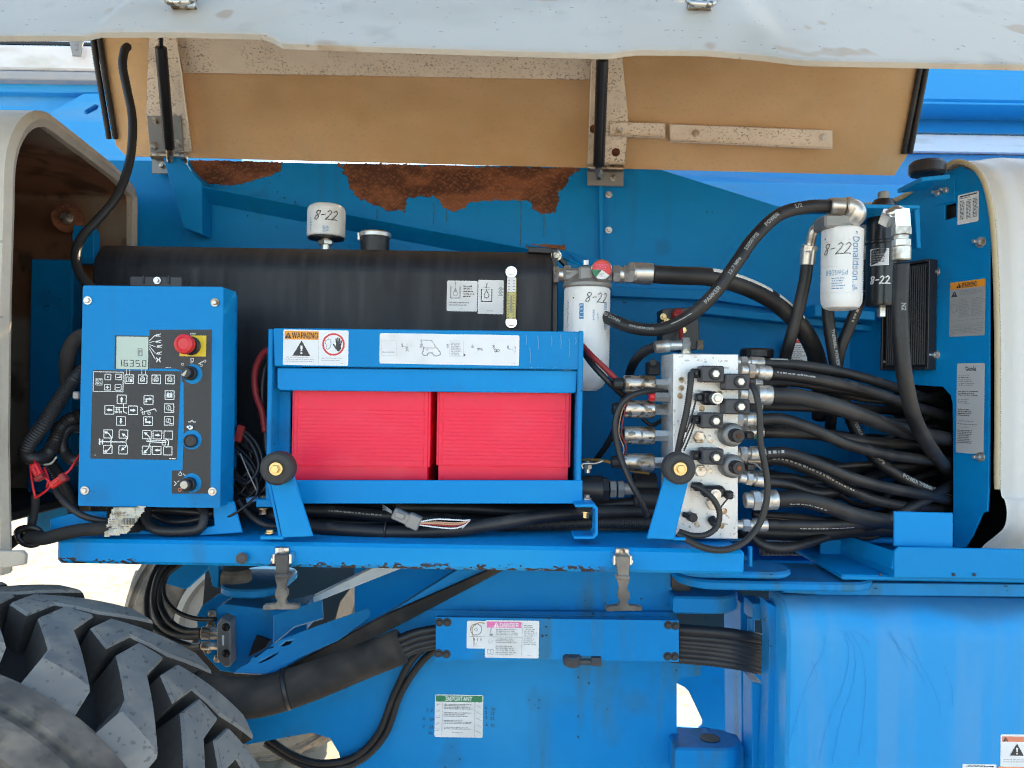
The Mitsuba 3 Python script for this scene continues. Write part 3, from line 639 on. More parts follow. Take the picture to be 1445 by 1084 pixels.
# ------------------------------------------------------------------ sill rail with latches and bumper arms
rail = thing('sill_rail', 'bright blue sill rail across the compartment, chipped along its lower edge', 'rail')
part(rail, 'beam', cat([pbox(79, 768.5, 1051, 803.5, 1.36, 1.62, 0.006)]), 'blue_rail_paint')
part(rail, 'plug', cat([cyl(W(341, 788, 1.36), W(341, 788, 1.345), 0.010, 16), hexn(W(341, 788, 1.346), W(341, 788, 1.340), 0.007)]), 'tyre_dirty')
part(rail, 'tab', pp([(1057, 772), (1062, 772), (1062, 800), (1057, 800)], 1.4, 1.41), 'blue_paint')
for i, (x, y) in enumerate(((398, 778), (879, 780))):
    lt = thing('rubber_latch', ('worn rubber T latch hanging from the sill, left', 'worn rubber T latch hanging from the sill, right')[i], 'latch')
    dx = -3 if i == 0 else 1
    part(lt, 'steel_bracket', cat([pbox(x - 11, y - 6, x + 9, y + 10, 1.352, 1.359, 0.002), pbox(x - 14, y + 4, x - 10, y + 18, 1.335, 1.358, .001), pbox(x + 9, y + 4, x + 13, y + 18, 1.335, 1.358, .001)]), 'bright_steel')
    part(lt, 'pin', cyl(W(x - 15, y + 12, 1.343), W(x + 14, y + 12, 1.343), 0.006, 12), 'bright_steel')
    part(lt, 'screw', bolt(W(x - 1, y - 1, 1.352), -Y, 0.004, 0.003), 'corroded_steel')
    ol = [(x - 10, y + 6), (x + 9, y + 6), (x + 8, y + 32), (x + 9, y + 36), (x + 8, y + 40), (x + 5, y + 52), (x + 9, y + 57), (x + 9, y + 63), (x + 6, y + 70), (x + 8, y + 75), (x + 26, y + 77), (x + 26, y + 82), (x + 5, y + 82), (x - 4, y + 82), (x - 24, y + 83), (x - 24, y + 77), (x - 7, y + 75), (x - 4, y + 70), (x - 8, y + 63), (x - 7, y + 56), (x - 5, y + 50), (x - 8, y + 40), (x - 9, y + 36), (x - 7, y + 32)]
    ol = [(a + (b - y) / 80 * dx, b) for a, b in ol]
    part(lt, 'strap', pp(ol, 1.334, 1.348, 0.0015, 0.003), 'tyre_dirty')
    part(lt, 'wide_rib', pbox(x - 10 + dx * .4, y + 33, x + 10 + dx * .4, y + 39, 1.328, 1.35, 0.003), 'tyre_dirty')
for i, (pts, c, r, ft) in enumerate((([(380, 672), (414, 672), (441, 757), (398, 759)], (397, 659), 23.5, [(367, 757), (399, 757), (399, 762), (367, 762)]),
                                      ([(938, 674), (973, 674), (951, 762), (913, 760)], (954.5, 659), 22.5, [(951, 759), (968, 759), (968, 763), (951, 763)]))):
    am = thing('bumper_arm', ('blue bumper arm before the battery tray corner, black rubber roller on top', 'blue bumper arm before the valve manifold, black rubber roller on top')[i], 'bumper arm')
    part(am, 'upright', cat([pp(pts, 1.345, 1.353), sheet([W(pts[0][0], pts[0][1], 1.35), W(pts[3][0], pts[3][1], 1.35), W(pts[3][0], pts[3][1], 1.385), W(pts[0][0], pts[0][1], 1.375)], .005)]), 'blue_rail_paint')
    part(am, 'foot', pp(ft, 1.345, 1.385), 'blue_rail_paint')
    o = W(*c, 1.345)
    rol = part(am, 'roller', lathe([(0.004, 0), (r * S(1.33) - .004, 0), (r * S(1.33), .004), (r * S(1.33), .026), (r * S(1.33) - .004, .03), (0.016, .031), (0.012, .029)], o, -Y, 40), 'black_rubber')
    part(rol, 'washer', cyl(o - Y * .028, o - Y * .0325, 0.0115, 24, .0005), 'brass')
    part(rol, 'bolt', hexn(o - Y * .032, o - Y * .040, 0.0075), 'brass')
    if i == 0: part(am, 'foot_bolt', bolt(W(381, 752, 1.36), Z, 0.006), 'brass')

# ------------------------------------------------------------------ chassis below the sill
ch = thing('chassis_plate', 'large blue worn chassis plate below the sill', 'chassis')
main = [(700, 770), (955, 770), (955, 868), (961, 936), (989, 936), (989, 953), (963, 957), (955, 964), (955, 1032), (962, 1040), (1000, 1035), (1045, 1046), (1050, 1060), (1050, 1140), (498, 1140), (478, 1062), (466, 1042), (440, 1034), (347, 1051), (300, 1000), (345, 975), (545, 868)]
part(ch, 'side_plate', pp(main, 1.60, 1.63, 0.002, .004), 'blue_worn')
part(ch, 'top_edge', pp([(545, 868), (700, 800), (720, 800), (560, 884), (350, 985), (345, 975)], 1.585, 1.60), 'sleeve_fabric')
part(ch, 'ridge', tube([W(605, 861, 1.598), W(780, 865, 1.598), W(950, 866, 1.598)], [0.001, .006, .006], 8), 'blue_worn', True)
part(ch, 'inner_web', pp([(500, 800), (740, 795), (700, 880), (500, 900)], 1.85, 1.86), 'blue_paint')
part(ch, 'inner_wall', pp([(955, 930), (1090, 930), (1090, 1130), (955, 1130)], 2.02, 2.03, holes=[[(954, 964), (966, 970), (972, 976), (992, 1018), (991, 1024), (986, 1028), (954, 1026)]]), 'blue_paint')
part(ch, 'far_wall', pp([(945, 795), (1090, 795), (1090, 932), (945, 932)], 2.04, 2.05), 'black_plastic')
def lug(px0, px1, yt, yb, d0, d1, r, name, mat='blue_worn'):
    a, b = W(px0, yt, d0), W(px1, yb, d0)
    P = sg.box(a[0], d0, b[0], d1).buffer(-r).buffer(r, quad_segs=8)
    return slab(P, a[2] - b[2], [0, 0, b[2]], X, Y, Z, .004)
def arm(px0, px1, yt, yb, d0, d1, r):
    a, b = W(px0, yt, d0), W(px1, yb, d0)
    P = sg.box(a[0], d0, b[0], d1).buffer(-r * .99).buffer(r * .99, quad_segs=8).union(sg.box(a[0], d0, (a[0] + b[0]) / 2, d1))
    return slab(P.buffer(.0005).buffer(-.0005), a[2] - b[2], [0, 0, b[2]], X, Y, Z, .004)
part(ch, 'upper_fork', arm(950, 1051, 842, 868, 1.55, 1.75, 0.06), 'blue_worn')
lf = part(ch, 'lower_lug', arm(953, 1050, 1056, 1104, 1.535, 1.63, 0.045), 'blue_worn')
part(lf, 'pin_hole', cyl(W(1010, 1056, 1.535) + Y * .045 - Z * .0008, W(1010, 1056, 1.535) + Y * .045 + Z * .0006, 0.020, 24, .0003), 'black_plastic')
part(ch, 'slot', pp([(947, 806), (956, 803), (975, 804), (975, 838), (952, 836), (947, 828)], 1.594, 1.5985, .004), 'black_plastic')
for x, y in ((816, 956), (816, 1011), (816, 1040), (905, 845), (645, 795), (831, 964)): part(ch, 'pit', cyl(W(x, y, 1.60), W(x, y, 1.5985), 0.002, 8), 'ink_black')
tt = thing('turntable', 'stacked blue turntable plates behind the sill end, running right', 'turntable')
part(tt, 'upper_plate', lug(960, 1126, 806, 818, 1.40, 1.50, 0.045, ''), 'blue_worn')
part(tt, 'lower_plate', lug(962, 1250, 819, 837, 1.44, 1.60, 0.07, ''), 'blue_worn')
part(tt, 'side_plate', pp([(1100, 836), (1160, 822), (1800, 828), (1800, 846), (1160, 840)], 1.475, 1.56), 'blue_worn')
part(tt, 'deck', pp([(1060, 790), (1800, 800), (1800, 822), (1060, 806)], 1.75, 2.1), 'blue_paint')
pv = thing('pivot_post', 'blue vertical pivot post left of the large blue counterweight box', 'post')
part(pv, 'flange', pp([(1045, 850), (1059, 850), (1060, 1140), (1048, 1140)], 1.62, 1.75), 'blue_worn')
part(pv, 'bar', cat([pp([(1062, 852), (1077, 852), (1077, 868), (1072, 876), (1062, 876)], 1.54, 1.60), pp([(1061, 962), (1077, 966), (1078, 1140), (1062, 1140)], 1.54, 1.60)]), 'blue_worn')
part(pv, 'hinge_pin', tube([W(1060, 872, 1.55), W(1060, 900, 1.55)], .007, 10), 'blue_worn', True)
bx = thing('counterweight_box', 'large bright blue box at lower right, water streaks down its front', 'box')
def cw():
    d0, x0, x1 = 1.42, W(1111, 960, 1.42)[0], W(1700, 960, 1.42)[0]
    zt = W(1111, 842, 1.46)[2]; prof = [(d0, 0.10)] + [(d0, zt - 0.075)] + [(d0 + .06 - .06 * math.cos(math.radians(a)), zt - 0.075 + .075 * math.sin(math.radians(a))) for a in (20, 40, 60, 80, 90)] + [(1.535, zt), (1.535, 0.10)]
    return extr_x(prof, x0, x1, 0.006)
def runs_fn(p, n, uv):
    c = mix((0.012, 0.28, 0.64), (0.035, 0.32, 0.64), ss(0.4, 0.75, fbm(p.x * 2.2, p.y * 2, p.z * 1.6, 4)))
    c = mix(c, (0.09, 0.30, 0.56), ss(0.5, 0.8, fbm(p.x * 26, 1.0, p.z * 1.5, 3)) * 0.5)
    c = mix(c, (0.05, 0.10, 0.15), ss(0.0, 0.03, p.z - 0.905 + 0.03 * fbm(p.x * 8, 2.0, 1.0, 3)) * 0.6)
    return c
    bend = p.x + 0.10 * (p.z - 0.9) * (p.z - 0.9) + 0.035 * fbm(p.z * 5, p.x * 2, 3.0, 3)
    k = bend * 16
    line = 1 - ss(0.0, 0.10, dr.abs(k - dr.floor(k) - 0.5) / (0.3 + 0.7 * mikit.cell_rand(dr.floor(k), 3, 1)))
    on = line * ss(0.35, 0.5, mikit.cell_rand(dr.floor(k), 1, 2)) * ss(0.5, 0.62, 1.0 - (p.x - 0.5) * 0.8) * ss(0.40, 0.52, fbm(p.x * 12, 1.0, p.z * 6, 2))
    return mix(c, (0.02, 0.10, 0.20), on * 0.65)
scene['blue_streaked'] = pr(runs_fn, 0.45, bump=lambda p, n, uv: fbm(p.x * 5, p.y * 5, p.z * 3, 2) * 0.004, specular=0.3)
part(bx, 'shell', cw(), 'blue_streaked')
part(bx, 'side_edge', pp([(1082, 850), (1110, 862), (1110, 1140), (1078, 1140), (1084, 985), (1086, 900)], 1.485, 1.53), 'blue_worn')
# hose guard plate
gp = thing('hose_guard', 'long blue bolted cover plate carrying the pink danger label', 'cover plate')
part(gp, 'plate', pp([(615, 871), (958, 876), (958, 934), (848, 932), (848, 926), (793, 925), (793, 931), (615, 931)], 1.50, 1.512, 0.001, .002), 'blue_worn')
for k_, (x, y) in enumerate(((620, 878), (631, 878), (619, 922), (630, 923), (943, 882), (953, 883), (942, 926), (952, 926))): part(gp, 'bolt', bolt(W(x, y, 1.50), -Y, 0.0056, 0.006), ('black_rubber', 'black_rubber')[k_ % 2])
part(gp, 'swivel_plug', cat([lathe([(0.016, 0), (0.018, .004), (0.018, .016), (0.014, .02)], W(807, 936, 1.505), Z - 0.25 * Y, 20), tube([W(818, 934, 1.50), W(838, 934, 1.50)], .006, 10), hexn(W(834, 933, 1.50), W(848, 933, 1.50), .009)]), 'dark_grey_plastic')
# ------------------------------------------------------------------ tyres
TC = np.array([-0.9002, 0, 0.4615])
def tyre(c, flip, dense, key):
    R = 0.48
    def pt(th, y, r): return np.array([c[0] + r * math.sin(th), c[1] + (y - 1.29) * flip, c[2] + r * math.cos(th)])
    prof = [(0.10, 1.12), (0.20, 1.11), (0.225, 1.075), (0.255, 1.068), (0.262, 1.058), (0.30, 1.035), (0.37, 1.026), (0.395, 1.030), (0.401, 1.040), (0.412, 1.040), (0.416, 1.030), (0.436, 1.052), (0.440, 1.064), (0.432, 1.070), (0.434, 1.080), (0.446, 1.084), (0.450, 1.10), (0.449, 1.13), (0.440, 1.15), (0.420, 1.165),
            (0.410, 1.29), (0.420, 1.42), (0.42, 1.46), (0.37, 1.51), (0.30, 1.53), (0.2, 1.50), (0.1, 1.5)]
    part(key, 'tread_base', lathe([(r, (y - 1.29) * flip) for r, y in ((0.40, 1.155), (0.4215, 1.163), (0.4115, 1.29), (0.4215, 1.422), (0.40, 1.43))], c, Y, 96), 'tread_base', 40)
    body = lathe([(r, (y - 1.29) * flip) for r, y in prof], c, Y, 96)
    part(key, 'casing', body, 'tyre_dirty', 40)
    N = [(0, 1.272), (.004, 1.337), (.055, 1.347), (.060, 1.278), (.102, 1.233), (.168, 1.158), (.078, 1.160), (.068, 1.195)]
    FR = [(0, 1.305), (.004, 1.36), (.073, 1.392), (.155, 1.428), (.203, 1.424), (.125, 1.362), (.056, 1.341), (.05, 1.273)]
    for n, (o, L) in enumerate(((0.129, N), (0.203, FR))):
        P = np.array(L); P[:, 0] += o
        if (sg.Polygon(P).exterior.is_ccw) is False: P = P[::-1]
        dn = []
        for _ in range(3):   # more corners so that the lug follows the round casing
            pass
        Q = []
        for i in range(len(P)):
            a, b = P[i], P[(i + 1) % len(P)]; m = max(1, int(np.linalg.norm(b - a) / 0.03))
            for k in range(m): Q.append(a + (b - a) * k / m)
        Q = np.array(Q); O = miter(Q, -0.005); B = miter(Q, 0.003)
        for k in range(21):
            t0 = k * 2 * math.pi / 21
            if dense and not (-2.2 < ((t0 + 0.15 / .48 + math.pi) % (2 * math.pi)) - math.pi < 2.2): continue
            lo, mid, hi = [], [], []
            for (th, y), (t2, y2), (t3, y3) in zip(Q, O, B):
                edge = y < 1.166 or y > 1.42
                s = -1 if y < 1.29 else 1
                hi.append(pt(th * 0 + t3 / R + t0, y3, R)); mid.append(pt(th / R + t0, y, R - 0.005))
                lo.append(pt(t2 / R + t0, y2 + s * 0.020, 0.437) if edge else pt(t2 / R + t0, y2, 0.410))
            m = len(hi); v = np.array(hi + mid + lo); f = []
            g = []
            for r_ in range(2):
                for j in range(m):
                    e2 = all(Q[q][1] < 1.166 or Q[q][1] > 1.42 for q in (j, (j + 1) % m)); dst = f if (r_ == 0 or e2) else g
                    a0, a1, c0, c1 = r_ * m + j, r_ * m + (j + 1) % m, (r_ + 1) * m + j, (r_ + 1) * m + (j + 1) % m
                    dst += [[a0, c0, c1], [a0, c1, a1]]
            cv, cf = trimesh.creation.triangulate_polygon(sg.Polygon(B), engine='earcut')
            # cap: same corners, found by nearest
            idx = [int(np.argmin(((B - q) ** 2).sum(1))) for q in cv]
            cv2, cf2 = np.c_[cv, np.zeros(len(cv))], cf
            for _ in range(2 if dense else 0): cv2, cf2 = trimesh.remesh.subdivide(cv2, cf2)
            v = np.vstack([v, [pt(q[0] / R + t0, q[1], R) for q in cv2]]); f += (np.asarray(cf2) + 3 * m).tolist()
            lk = part(key, 'tread_lug', trimesh.Trimesh(v, f, process=False), 'tyre_rubber', 25)
            part(lk, 'side', trimesh.Trimesh(v, g, process=False), 'groove_dirt', False)
ty = thing('tyre', 'big grey lugged tyre in the lower left corner, nearest the viewer', 'tyre')
tyre(np.array([TC[0], 1.29, TC[2]]), 1, True, ty)
t2 = thing('tyre', 'far dusty tyre seen below the sill behind the axle hoses', 'tyre')
tyre(np.array([W(372, 880, 2.75)[0], 2.85, 0.4615]), 1, False, t2)
part(t2, 'rim', lathe([(0.19, 0), (0.262, 0.002), (0.262, -0.012), (0.24, -0.02), (0.20, 0.06)], [W(372, 880, 2.75)[0], 2.618, 0.4615], Y, 60), 'cast_grey')

# ------------------------------------------------------------------ axle end
ax = thing('axle_knuckle', 'blue steering knuckle and axle end beside the big tyre', 'axle')
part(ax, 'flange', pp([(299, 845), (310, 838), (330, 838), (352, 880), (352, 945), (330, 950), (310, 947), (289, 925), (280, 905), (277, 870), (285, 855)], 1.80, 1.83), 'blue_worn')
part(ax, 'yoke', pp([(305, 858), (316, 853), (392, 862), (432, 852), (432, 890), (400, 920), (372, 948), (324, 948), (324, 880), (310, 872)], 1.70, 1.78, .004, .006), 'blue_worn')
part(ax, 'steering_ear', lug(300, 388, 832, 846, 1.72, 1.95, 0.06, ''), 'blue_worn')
part(ax, 'kingpin_cap', lathe([(0.034, 0), (0.036, .01), (0.034, .03), (0.028, .038)], W(333, 826, 1.80), Z, 24), 'tyre_dirty')
part(ax, 'pocket', pp([(350, 928), (358, 905), (362, 897), (382, 904), (375, 915)], 1.692, 1.7005), 'black_plastic')
LK0, LKN = W(420, 875, 1.64), np.array([0.05, -0.72, 0.69])
part(ax, 'link_plate', sheet([WPl(x, y, LK0, LKN) for x, y in ((386, 868), (386, 908), (415, 884), (456, 872), (455, 846))], .006), 'blue_gloss')
part(ax, 'tie_bar', pp([(415, 852), (432, 848), (535, 797), (580, 797), (455, 846), (430, 862)], 1.76, 1.80), 'boom_white')
for x, y in ((300, 866), (298, 882), (320, 884), (320, 922), (308, 929), (293, 916)): part(ax, 'bolt', bolt(W(x, y, 1.80 if x < 318 else 1.70), -Y, 0.007, .012), 'corroded_steel')
part(ax, 'upper_bracket', pp([(222, 812), (250, 797), (300, 797), (262, 832), (226, 822)], 1.9, 1.93), 'blue_worn'); part(ax, 'upper_bracket', pp([(293, 797), (308, 797), (308, 830), (300, 828)], 1.78, 1.81), 'blue_worn')
part(ax, 'axle_beam', pp([(290, 797), (520, 797), (480, 850), (450, 960), (285, 960), (268, 915), (285, 860)], 2.0, 2.3), 'black_plastic')
mo = thing('drive_motor', 'black hydraulic motor block on the axle flange', 'motor')
part(mo, 'block', pp([(312, 872), (324, 878), (325, 940), (318, 942), (306, 930), (306, 882)], 1.66, 1.70, .002), 'cast_grey')
part(mo, 'nameplate', pp([(313, 897), (316, 897), (316, 911), (313, 911)], 1.657, 1.659), 'paper')
part(mo, 'screw', bolt(W(319, 885, 1.66), -Y, .006), 'black_can'); part(mo, 'screw', bolt(W(319, 922, 1.66), -Y, .006), 'black_can')
for k, y in enumerate((891, 897, 911)): part(mo, 'port_fitting', cat([cyl(W(285, y, 1.68), W(297, y, 1.68), .0095, 14), hexn(W(297, y, 1.68), W(309, y, 1.68), .0085)]), 'zinc_steel')
for i, pts in enumerate(([(287, 891), (262, 890), (240, 878), (226, 850), (232, 815), (250, 795)], [(287, 897), (258, 897), (230, 884), (217, 850), (224, 812), (240, 792)],
                         [(287, 911), (268, 912), (238, 900), (212, 880), (207, 850), (214, 818), (228, 792)], [(304, 874), (276, 873), (248, 862), (232, 840), (236, 812), (262, 792)])):
    solo('motor_hose', ('upper thick black hose looping from the drive motor', 'middle black hose looping from the drive motor', 'lowest black hose looping widest from the drive motor', 'thin black hose to the top of the drive motor')[i], 'hose',
         tube([W(x, y, 1.68 + 0.04 * j * 0.6) for j, (x, y) in enumerate(pts)], (0.008, 0.008, 0.008, 0.005)[i], 10), 'hose_rubber', True)
sp = thing('slotted_guard', 'pale blue slotted guard plate slanting above the black sleeve', 'guard')
so = [(330, 949), (358, 926), (395, 903), (450, 882), (519, 858), (523, 864), (521, 872), (478, 902), (420, 928), (376, 951)]
SG0, SGN = W(420, 910, 1.55), np.array([0.10, -0.66, 0.74])
sw = lambda x, y, o=0.0: WPl(x, y, SG0, SGN, o)
def slots():
    o = sw(330, 949); P3 = np.array([sw(*q) for q in so]); u = P3[4] - P3[0]; u /= np.linalg.norm(u); n = SGN / np.linalg.norm(SGN); v = np.cross(u, n); v = -v if v[2] < 0 else v
    f = lambda q: ((sw(*q) - o) @ u, (sw(*q) - o) @ v)
    P = sg.Polygon([f(q) for q in so])
    for s in ([(357, 926), (375, 912), (387, 911), (385, 914), (377, 916), (361, 928)], [(365, 934), (383, 924), (394, 919), (391, 923), (380, 930), (366, 936)], [(395, 911), (404, 904), (414, 903), (409, 909), (400, 912)], [(337, 941), (349, 930), (355, 929), (352, 934), (343, 940)], [(428, 880), (433, 876), (440, 874), (438, 879), (432, 882)]):
        P = P.difference(sg.Polygon([f(q) for q in s]))
    return slab(P if P.geom_type == 'Polygon' else max(P.geoms, key=lambda g: g.area), 0.006, o, u, v, -n, .001)
part(sp, 'plate', slots(), 'blue_gloss')
part(sp, 'added_dark_sheet', sheet([sw(335, 947, -.012), sw(358, 927, -.012), sw(396, 905, -.012), sw(450, 884, -.012), sw(470, 880, -.012), sw(420, 926, -.012), sw(376, 948, -.012)], .003), 'black_plastic')  # thin black sheet added under the plate so the slots look dark
part(sp, 'edge_flange', sheet([sw(521, 870), sw(378, 951), sw(378, 951, -.02), sw(521, 870, -.02)], .004), 'blue_paint')

# ------------------------------------------------------------------ hose sleeve and hoses below the sill
sl = thing('hose_sleeve', 'thick black fabric sleeve wrapped round the axle hoses', 'sleeve')
part(sl, 'wrap', tube([W(262, 960, 1.42), W(310, 983, 1.45), (W(365, 983, 1.47)), W(430, 965, 1.49), W(500, 938, 1.50), W(566, 912, 1.50)], [.036, .037, .038, .038, .036, .034, .034], 22), 'sleeve_fabric', True)
part(sl, 'cable_tie', lathe([(0.038, -.004), (0.040, -.003), (0.040, .003), (0.038, .004)], W(404, 972, 1.48), W(430, 963, 1.49) - W(380, 979, 1.475), 24), 'black_plastic')
for i, (a, b, r) in enumerate((((560, 903), (618, 886), .0085), ((560, 912), (618, 894), .0085), ((562, 920), (618, 902), .0085), ((564, 927), (618, 909), .0075))):
    solo('axle_hose', ('top hose from the sleeve to the guard plate', 'second hose from the sleeve to the guard plate', 'third hose from the sleeve to the guard plate', 'lowest short hose from the sleeve to the guard plate')[i], 'hose',
         tube([W(a[0] - 25, a[1] + 8, 1.50), W(*a, 1.505), W((a[0] + b[0]) / 2, (a[1] + b[1]) / 2 - 2, 1.52), W(b[0] + 25, b[1] - 3, 1.525)], r, 12), 'hose_rubber', True)
for i, dx in enumerate((0, 9)):
    solo('drooping_hose', ('left hose of the pair drooping down the chassis plate', 'right hose of the pair drooping down the chassis plate')[i], 'hose',
         tube([W(640, 904 + dx * .6, 1.55), W(612 + dx * .3, 908 + dx, 1.56), W(582 + dx, 930 + dx, 1.57), W(556 + dx, 980, 1.58), W(534 + dx, 1035 + dx * .3, 1.58), W(500 + dx * .5, 1068 + dx * .8, 1.58), W(455, 1077 + dx, 1.58), W(415, 1066 + dx * .9, 1.59), W(375, 1040 + dx, 1.62)], 0.0072, 12), 'hose_rubber', True)
for i in range(7):
    y0, y1, r = (889, 899, 906, 911, 917, 924, 931)[i], (903, 914, 922, 929, 936, 942, 948)[i], (.0115, .0085, .0085, .0085, .008, .007, .008)[i]
    solo('swing_hose', ['thickest and topmost', 'second', 'third', 'fourth', 'fifth', 'sixth', 'lowest'][i] + ' black hose from the guard plate to the blue box', 'hose',
         tube([W(935, y0 - 3, 1.54), W(965, y0, 1.53), W(1010, y0 + (y1 - y0) * .25, 1.52), W(1050, y0 + (y1 - y0) * .62, 1.53), W(1095, y1 + 4, 1.58)], r, 12), 'hose_rubber', True, None)
# ------------------------------------------------------------------ hydraulic tank and what stands on it
tk = thing('hydraulic_tank', 'long black hydraulic tank with a dusty rounded top edge', 'tank')
def tank():
    d0 = 1.62; zt = W(450, 345, d0)[2]; r = 0.062
    prof = [(d0, 0.96)] + [(d0 + r - r * math.cos(math.radians(a)), zt - r + r * math.sin(math.radians(a))) for a in np.linspace(0, 90, 9)] + [(1.86, zt), (1.86, 0.96)]
    return extr_x(prof, W(130, 400, d0)[0], W(781, 400, d0)[0], 0.004)
part(tk, 'body', tank(), 'tank_black', 25)
part(tk, 'bracket', cat([pp([(745, 348), (783, 350), (800, 370), (800, 378), (779, 358), (745, 356)], 1.64, 1.66), pp([(779, 350), (787, 352), (787, 470), (779, 470)], 1.632, 1.65)]), 'black_plastic')
part(tk, 'bolt', bolt(W(785, 361, 1.64), -Y, .008, .01), 'corroded_steel')
sg_ = part(tk, 'sight_gauge', cat([pp([(713, 378), (729, 378), (730, 461), (714, 461)], 1.612, 1.622, .004, .003)]), 'black_plastic', 30)
part(sg_, 'tube', pbox(715, 391, 728.5, 450, 1.604, 1.613, .002), 'sight_oil')
part(sg_, 'scale', pdecal(715, 391, 1.6035).rect(0.8, 0.5, 12.6, 21, 'paper').done(sg_, 'scale_print') and pbox(715.6, 391.5, 728, 412, 1.6028, 1.6036, 0), 'paper')
dg = pdecal(715, 391, 1.6025)
for i in range(14): dg.rect(2, 5 + i * 4, 4.5, 5.7 + i * 4, 'ink_black'); dg.rect(9, 5 + i * 4, 11.5, 5.7 + i * 4, 'ink_black')
dg.rect(6, 26, 7.6, 50, 'ink_grey'); dg.done(sg_, 'marking')
for y in (384, 455): part(sg_, 'nut', bolt(W(721.5, y, 1.612), -Y, .0085, .011), 'bright_steel')
f1 = thing('breather_filter', 'small white spin-on filter marked 8-22 standing on the tank', 'filter')
c1 = W(460, 342, 1.74); sc = S(1.74)
R1 = 26.5 * sc
part(f1, 'can', lathe([(R1 - .006, 5 * sc), (R1, 8 * sc), (R1, 44 * sc), (R1 - .003, 49 * sc), (R1 - .010, 52 * sc), (0.012, 53 * sc)], c1, Z, 40), 'white_can', 40)
part(f1, 'neck', cat([cyl(c1 - Z * .03, c1 + Z * 6 * sc, 7 * sc, 16), hexn(c1 - Z * 4 * sc, c1 + Z * 2 * sc, 11 * sc)]), 'zinc_steel')
part(f1, 'seal_ring', cyl(c1 + Z * 4 * sc, c1 + Z * 7 * sc, R1 * .96, 40), 'black_plastic')
def canmap(c, r, face=-math.pi / 2):
    """wraps local metres round an upright can; u = 0 faces the eye"""
    def fn(u, v, o):
        a = face + u / r
        return np.stack([c[0] + (r + o) * np.cos(a), c[1] + (r + o) * np.sin(a), c[2] + v], 1)
    return fn
def handwrite(D, s, x, y, h, mat, w=1.2, shear=0.15):
    for st in hand(s):
        P = sg.LineString([(x + a * h - shear * b * h, y + b * h) for a, b in st]).segmentize(1.0)
        D.shape(P.buffer(w / 2, quad_segs=2), mat, 2)
D = Decal(c1, X, Z, -Y, sc, canmap(c1, R1, -math.pi / 2 + .2)); handwrite(D, '8-22', -13, -40, 14, 'ink_black', 1.3, .3)
D.lines(-4, -18, 6, -8, 5, 'ink_blue'); D.lines(-24, -30, -21, -12, 6, 'ink_blue'); D.done(f1, 'marking')
fc = thing('filler_cap', 'black filler cap with a steel rim standing on the tank', 'cap')
c2 = W(529, 348, 1.72); sc = S(1.72)
part(fc, 'body', cyl(c2 - Z * .02, c2 + Z * 14 * sc, 20 * sc, 32), 'black_plastic')
part(fc, 'steel_rim', lathe([(20 * sc, 12 * sc), (22.5 * sc, 13 * sc), (22.5 * sc, 18 * sc), (20 * sc, 20 * sc), (.01, 20.5 * sc)], c2, Z, 40), 'zinc_steel', 30)
part(fc, 'clip', cbox(c2 + [-24 * sc, -.008, 8 * sc], c2 + [-20 * sc, .008, 19 * sc], .001), 'zinc_steel')
# stickers on the tank
D = pdecal(631, 395, 1.6195)
D.rect(0, 1, 43, 44, 'paper', 0, 1.5).box(5, 7, 19, 26, 1, 'ink_black').rect(4, 6.5, 20, 8.4, 'paper', 2)
D.line([(12, 3), (12, 9)], 1, 'ink_black').line([(9, 7), (15, 7)], .8, 'ink_black')
D.shape(sg.Point(12, 19).buffer(3.6).union(sg.Polygon([(9, 17.4), (12, 11), (15, 17.4)])), 'ink_grey').shape(sg.Point(12, 19).buffer(2.6), 'paper', 2)
D.lines(23, 8, 40, 26, 5, 'ink_black', 1, .4, 3).lines(3, 31, 40, 38, 2, 'ink_grey').lines(19, 40, 26, 42, 1, 'ink_grey'); D.done(tk, 'label', 'paper', 'white label with a drop in a tank and small print')
D = pdecal(674, 395, 1.6195)
D.rect(1, 0, 37, 48, 'paper', 0, 1.5).box(5, 12, 21, 31, 1.3, 'ink_black').rect(4, 11, 22, 13, 'paper', 2).line([(13, 5), (13, 13)], 1.2, 'ink_black').line([(9, 11), (17, 11)], 1, 'ink_black')
D.shape(sg.Point(13, 22).buffer(4).union(sg.Polygon([(9.6, 20.4), (13, 13.5), (16.4, 20.4)])), 'ink_black').shape(sg.Point(13, 22).buffer(2.9).union(sg.Polygon([(10.8, 20.4), (13, 15.6), (15.2, 20.4)])), 'paper', 2)
for k in range(3):
    t = sg.Polygon([(29, 13 + k * 4.4), (36, 13 + k * 4.4), (32.5, 9.2 + k * 4.4)]); D.shape(t.difference(t.buffer(-.6)), 'ink_black')
D.lines(14, 43, 24, 45, 1, 'ink_grey'); D.done(tk, 'label', 'paper', 'white label with a drop and three small triangles')

# ------------------------------------------------------------------ return filter on its head, with the pressure gauge
rf = thing('return_filter', 'tall white filter can marked 8-22 right of the battery tray', 'filter')
dF = 1.56; sc = S(dF); cF = W(827.5, 470, dF + 33 * S(dF)); RF = 33.5 * sc
zt, zb = W(827, 407, dF + .045)[2], W(827, 553, dF + .045)[2]
cF[2] = zb
HF = zt - zb
part(rf, 'can', lathe([(0.01, 0.004), (RF * .45, .002), (RF * .72, .010), (RF * .93, .026), (RF, .045), (RF, HF - .004), (RF - .003, HF)], cF, Z, 48), 'white_can', 40)
D = Decal(cF + Z * HF, X, Z, -Y, sc, canmap(cF + Z * HF, RF, -math.pi / 2 - .08)); handwrite(D, '8-22', -1, 9, 15, 'ink_black', 1.1, .2)
D.rect(-11, 25, -5, 47, 'ink_blue'); 
for k in range(4): D.rect(-10, 27 + k * 5.4, -6, 28 + k * 5.4, 'white_print', 2)
